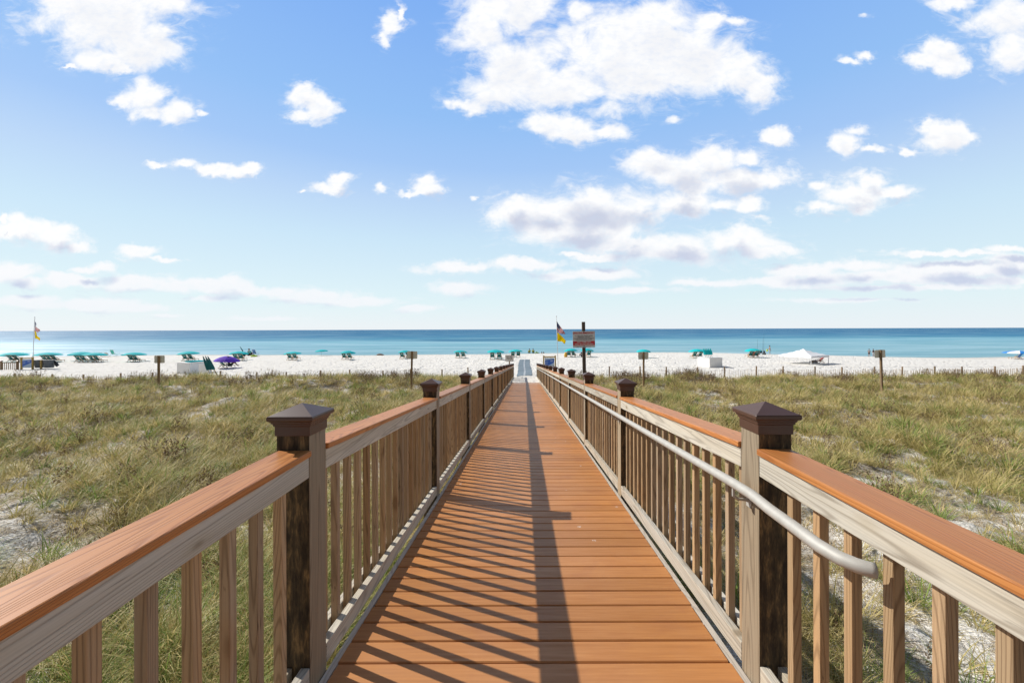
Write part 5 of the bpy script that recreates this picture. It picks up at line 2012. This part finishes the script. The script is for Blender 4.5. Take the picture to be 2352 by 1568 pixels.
def person(xd, yg, label, rz, pose, skin, shirt, shorts, hat, k=1.0, loc=None):
    """pose: 'stand', 'sit'"""
    if loc is None:
        X_, Y_ = ray_hit(xd, yg, 34)
        loc = (X_, Y_, gz(X_, Y_))
    root = empty('person', loc, rz)
    root.scale = (k, k, k)
    if pose == 'stand':
        hip, ch, nk, hd = (0, 0, .93), (0, 0, 1.30), (0, .01, 1.50), (0, .03, 1.66)
        kn = [(-.11, .03, .50), (.12, -.02, .50)]; an = [(-.12, .0, .09), (.13, -.06, .09)]; to = [(-.13, .16, .04), (.14, .10, .04)]
        hj = [(-.09, 0, .88), (.09, 0, .88)]
        sh = [(-.19, 0, 1.42), (.19, 0, 1.42)]; el = [(-.25, .06, 1.16), (.25, .06, 1.16)]; ha = [(-.16, .28, 1.08), (.16, .28, 1.08)]
    else:
        hip, ch, nk, hd = (0, 0, .14), (0, -.08, .48), (0, -.10, .68), (0, -.09, .84)
        kn = [(-.15, .42, .40), (.17, .44, .36)]; an = [(-.15, .60, .07), (.17, .66, .07)]; to = [(-.16, .76, .05), (.18, .82, .05)]
        hj = [(-.09, .02, .13), (.09, .02, .13)]
        sh = [(-.19, -.08, .61), (.19, -.08, .61)]; el = [(-.24, .10, .40), (.24, .10, .40)]; ha = [(-.15, .34, .42), (.15, .36, .40)]
    pts = [hip, ch, nk, hd, (hd[0], hd[1] + .005, hd[2] + .09)]
    rad = [(.15, .11), (.16, .11), .055, .095, .075]
    ed = [(0, 1), (1, 2), (2, 3), (3, 4)]
    for s in (0, 1):
        b = len(pts)
        pts += [hj[s], kn[s], an[s], to[s]]; rad += [.09, .058, .04, .03]
        ed += [(0, b), (b, b + 1), (b + 1, b + 2), (b + 2, b + 3)]
        b = len(pts)
        hh = Vector(ha[s])
        pts += [sh[s], el[s], ha[s], tuple(hh + Vector((0, .07, -.03)))]; rad += [.055, .042, .032, .022]
        ed += [(1, b), (b, b + 1), (b + 1, b + 2), (b + 2, b + 3)]
    skin_mesh('body', (pts, ed, rad), M[skin], root)
    if shirt:
        lo = Vector(hip) * .8 + Vector(ch) * .2
        p2_ = [lo, ch, Vector(nk) * .7 + Vector(ch) * .3] + [sh[0], Vector(sh[0]) * .35 + Vector(el[0]) * .65, sh[1], Vector(sh[1]) * .35 + Vector(el[1]) * .65]
        skin_mesh('shirt', (p2_, [(0, 1), (1, 2), (1, 3), (3, 4), (1, 5), (5, 6)], [(.185, .14), (.19, .14), .085, .075, .066, .075, .066]), M[shirt], root)
    if shorts:
        p2_ = [hip, hj[0], Vector(hj[0]) * .25 + Vector(kn[0]) * .75, hj[1], Vector(hj[1]) * .25 + Vector(kn[1]) * .75]
        skin_mesh('shorts', (p2_, [(0, 1), (1, 2), (0, 3), (3, 4)], [(.165, .13), .115, .095, .115, .095]), M[shorts], root)
    mb = MB()
    c = Vector(hd) + Vector((0, -.02, .05))
    mb.tube([c + Vector((0, 0, -.03)), c + Vector((0, 0, .03)), c + Vector((0, 0, .075)), c + Vector((0, 0, .10))], [.108, .112, .085, .02], 12)
    if hat:
        mb.tube([c + Vector((0, .04, -.005)), c + Vector((0, .05, .01))], [.15, .15], 12)
    mb.build('cap' if hat else 'hair', M['dark_cloth' if hat else 'hair'], root, smooth=True)
    tag(root, label, 'person')
    return root


def at_depth(xd, Y):
    x = (xd - PX) / F * Y
    return (x, Y, max(gz(x, Y), -.35))


def fit_person(xd, yhead, Y, label, rz, *a, h=1.75):
    """person whose head top shows at yhead at depth Y"""
    x = (xd - PX) / F * Y
    z = height_at(xd, yhead, Y) - h
    zz = max(gz(x, Y), -.4)
    k = (height_at(xd, yhead, Y) - zz) / 1.77
    return person(0, 0, label, rz, *a, k=max(.8, min(1.12, k)), loc=(x, Y, zz))


fit_person(1768, 793.5, 80.5, 'person in gray shorts and dark cap standing by the fishing cart', 1.2, 'stand', 'skin', None, 'light_cloth', True)
fit_person(1996, 801.2, 73.5, 'person in a gray jacket and dark shorts near the water', -.9, 'stand', 'skin', 'grey_cloth', 'dark_cloth', False)
fit_person(2006, 802.5, 73.0, 'person in a black shirt and cap beside a blank sign back', .3, 'stand', 'skin', 'dark_cloth', 'light_cloth', True)
person(1216, 810.8, 'person in a yellow top sitting at the waterline, left of two', .2, 'sit', 'skin', 'yellow_cloth', 'dark_cloth', False, 1.15)
person(1224.5, 810.8, 'person in a yellow top sitting at the waterline, right of two', -.1, 'sit', 'skin', 'yellow_cloth', 'dark_cloth', False, 1.15)
person(573, 816.5, 'person in a teal shirt sitting behind the dark beach cart', .1, 'sit', 'skin', 'teal_cloth', 'dark_cloth', False, 1.5)
person(1338, 820, 'person in dark clothes sitting beside the notice post', .4, 'sit', 'skin_dark', 'dark_cloth', 'dark_cloth', False, 1.15)
# seated in the lounger's shade under the purple umbrella
x0, y0 = PC[0] + .55, PC[1] + .15
pp = person(0, 0, 'tanned person sitting with knees up under the purple umbrella', -1.1, 'sit', 'skin_dark', 'dark_cloth', 'dark_cloth', False, 1.1, loc=(x0, y0, gz(x0, y0) + .22))
# two swimmers' heads
for xd, lab in ((1244.5, 'dark head of a swimmer by the shore, left of two'), (1249, 'dark head of a swimmer by the shore, right of two')):
    X_, Y_ = ray_hit(xd, 811.3, 34)
    mb = MB(); mb.tube([(0, 0, -.1), (0, 0, .03), (0, 0, .2), (0, 0, .27)], [.17, .13, .12, .03], 10)
    root = empty('person', (X_, Y_ + .5, max(0, gz(X_, Y_)) + .02))
    mb.build('body', M['skin_dark'], root, smooth=True)
    mb = MB(); mb.tube([(0, -.02, .12), (0, -.02, .24), (0, 0, .31)], [.13, .12, .03], 10); mb.build('hair', M['hair'], root, smooth=True)
    tag(root, lab, 'person')

# towel / yellow bag by the chair
mb = MB(); mb.tube([(0, 0, .0), (0, 0, .3), (.02, 0, .62), (0, 0, .75)], [.24, .26, .2, .06], 9)
tw = mb.build('yellow_towel', M['orange_cloth'], None, smooth=True)
X_, Y_ = ray_hit(1299.5, 820, 34); tw.location = (X_, Y_, gz(X_, Y_)); tag(tw, 'yellow towel heaped left of a green lounge chair by the flagpole', 'towel')
# green net the angler holds
mb = MB(); mb.tube([(0, 0, .0), (0, 0, .2), (0, 0, .45)], [.16, .2, .16], 8)
X_, Y_ = ((1762 - PX) / F * 80.2, 80.2)
bk = mb.build('bait_bag', M['lime'], None); bk.location = (X_, Y_, height_at(1762, 807, Y_)); bk.scale = (.8, .8, 1); tag(bk, 'lime green bag held by the person at the fishing cart', 'bag')

# red cooler under the umbrella by the fishing cart
X_, Y_ = ray_hit(1732.5, 818.2, 34)
root = empty('cooler', (X_, Y_, gz(X_, Y_)))
mb = MB(); mb.box(-.45, .45, -.25, .25, .15, .55); mb.build('body', M['red'], root, bevel=.02)
mb = MB(); mb.box(-.47, .47, -.27, .27, .56, .66); mb.build('lid', M['red'], root, bevel=.02)
mb = MB(); mb.tube([(-.40, 0, .15), (-.40, 0, .0)], .04, 6); mb.tube([(.40, 0, .15), (.40, 0, .0)], .04, 6); mb.build('leg', M['black'], root)
tag(root, 'red cooler behind the chairs beside the fishing cart', 'cooler')


def cart(xd, yg, label, rods, dark, w=1.6):
    X_, Y_ = ray_hit(xd, yg, 34)
    root = empty('beach_cart', (X_, Y_, gz(X_, Y_)))
    tag(root, label, 'cart')
    h = w / 2
    mb = MB()
    mb.tube([(-h, -.25, .35), (h, -.25, .35), (h, .25, .35), (-h, .25, .35), (-h, -.25, .35)], .02, 6)
    mb.tube([(h, 0, .35), (h + .5, 0, .75)], .018, 6)
    mb.box(-h, h, -.24, .24, .35, .38)
    mb.build('frame', M['black' if dark else 'white'], root)
    for s in (-1, 1):
        for q in (-1, 1):
            m2 = MB(); m2.tube([(s * h * .7, q * .32, .2), (s * h * .7, q * .27, .2)], .2, 14); m2.build('wheel', M['black' if dark else 'bin'], root)
    mb = MB()
    rr = random.Random(int(xd))
    for q in range(9 if dark else 5):
        x = rr.uniform(-h * .8, h * .8)
        mb.tube([(x, rr.uniform(-.15, .15), .38), (x + rr.uniform(-.1, .1), 0, .55), (x + rr.uniform(-.1, .1), 0, rr.uniform(.65, .95))], [rr.uniform(.14, .22), rr.uniform(.14, .2), .04], 7)
    mb.build('gear', M['dark_cloth'], root, smooth=True)
    if rods:
        for q, (x, hh) in enumerate(((-.7, 3.0), (.35, 3.2), (.55, 4.2))):
            m2 = MB(); m2.tube([(x, .1, .3), (x + .1, .1, hh)], [.018, .008], 5); m2.build('fishing_rod', M['dark_cloth'], root)
    return root


cart(1748, 814.5, 'white fishing cart with tall rods and dark gear near the standing angler', True, False, 1.7)
cart(570, 818.3, 'dark beach cart piled with gear near the waterline, right of the purple umbrella', False, True, 2.6)
X_, Y_ = ray_hit(585.5, 818.8, 34)
mb = MB()
ring = [(.45 * math.cos(t), .45 * math.sin(t), .15) for t in np.linspace(0, 2 * PI, 17)]
mb.tube(ring, .14, 8, cap=False)
o = mb.build('swim_ring', M['lime'], None, smooth=True); o.location = (X_, Y_ - .3, gz(X_, Y_)); tag(o, 'lime green swim ring on the sand beside the dark beach cart', 'swim ring')
X_, Y_ = ray_hit(1233, 811, 34)
mb = MB(); mb.tube([(-.5, 0, .1), (-.1, .05, .2), (.5, 0, .1)], [.05, .2, .05], 8)
o = mb.build('swim_board', M['lime'], None, smooth=True); o.location = (X_, Y_, gz(X_, Y_)); tag(o, 'lime green float on the sand right of the two seated people', 'float')
X_, Y_ = ray_hit(560, 817.5, 34)
mb = MB(); mb.tube([(0, 0, .4), (-.25, 0, 1.1), (-.75, 0, 1.9)], [.03, .10, .05], 8)
o = mb.build('rolled_umbrella', M['dark_teal'], None, smooth=True); o.location = (X_, Y_, gz(X_, Y_)); tag(o, 'rolled dark umbrella sticking up from the dark beach cart', 'closed umbrella')
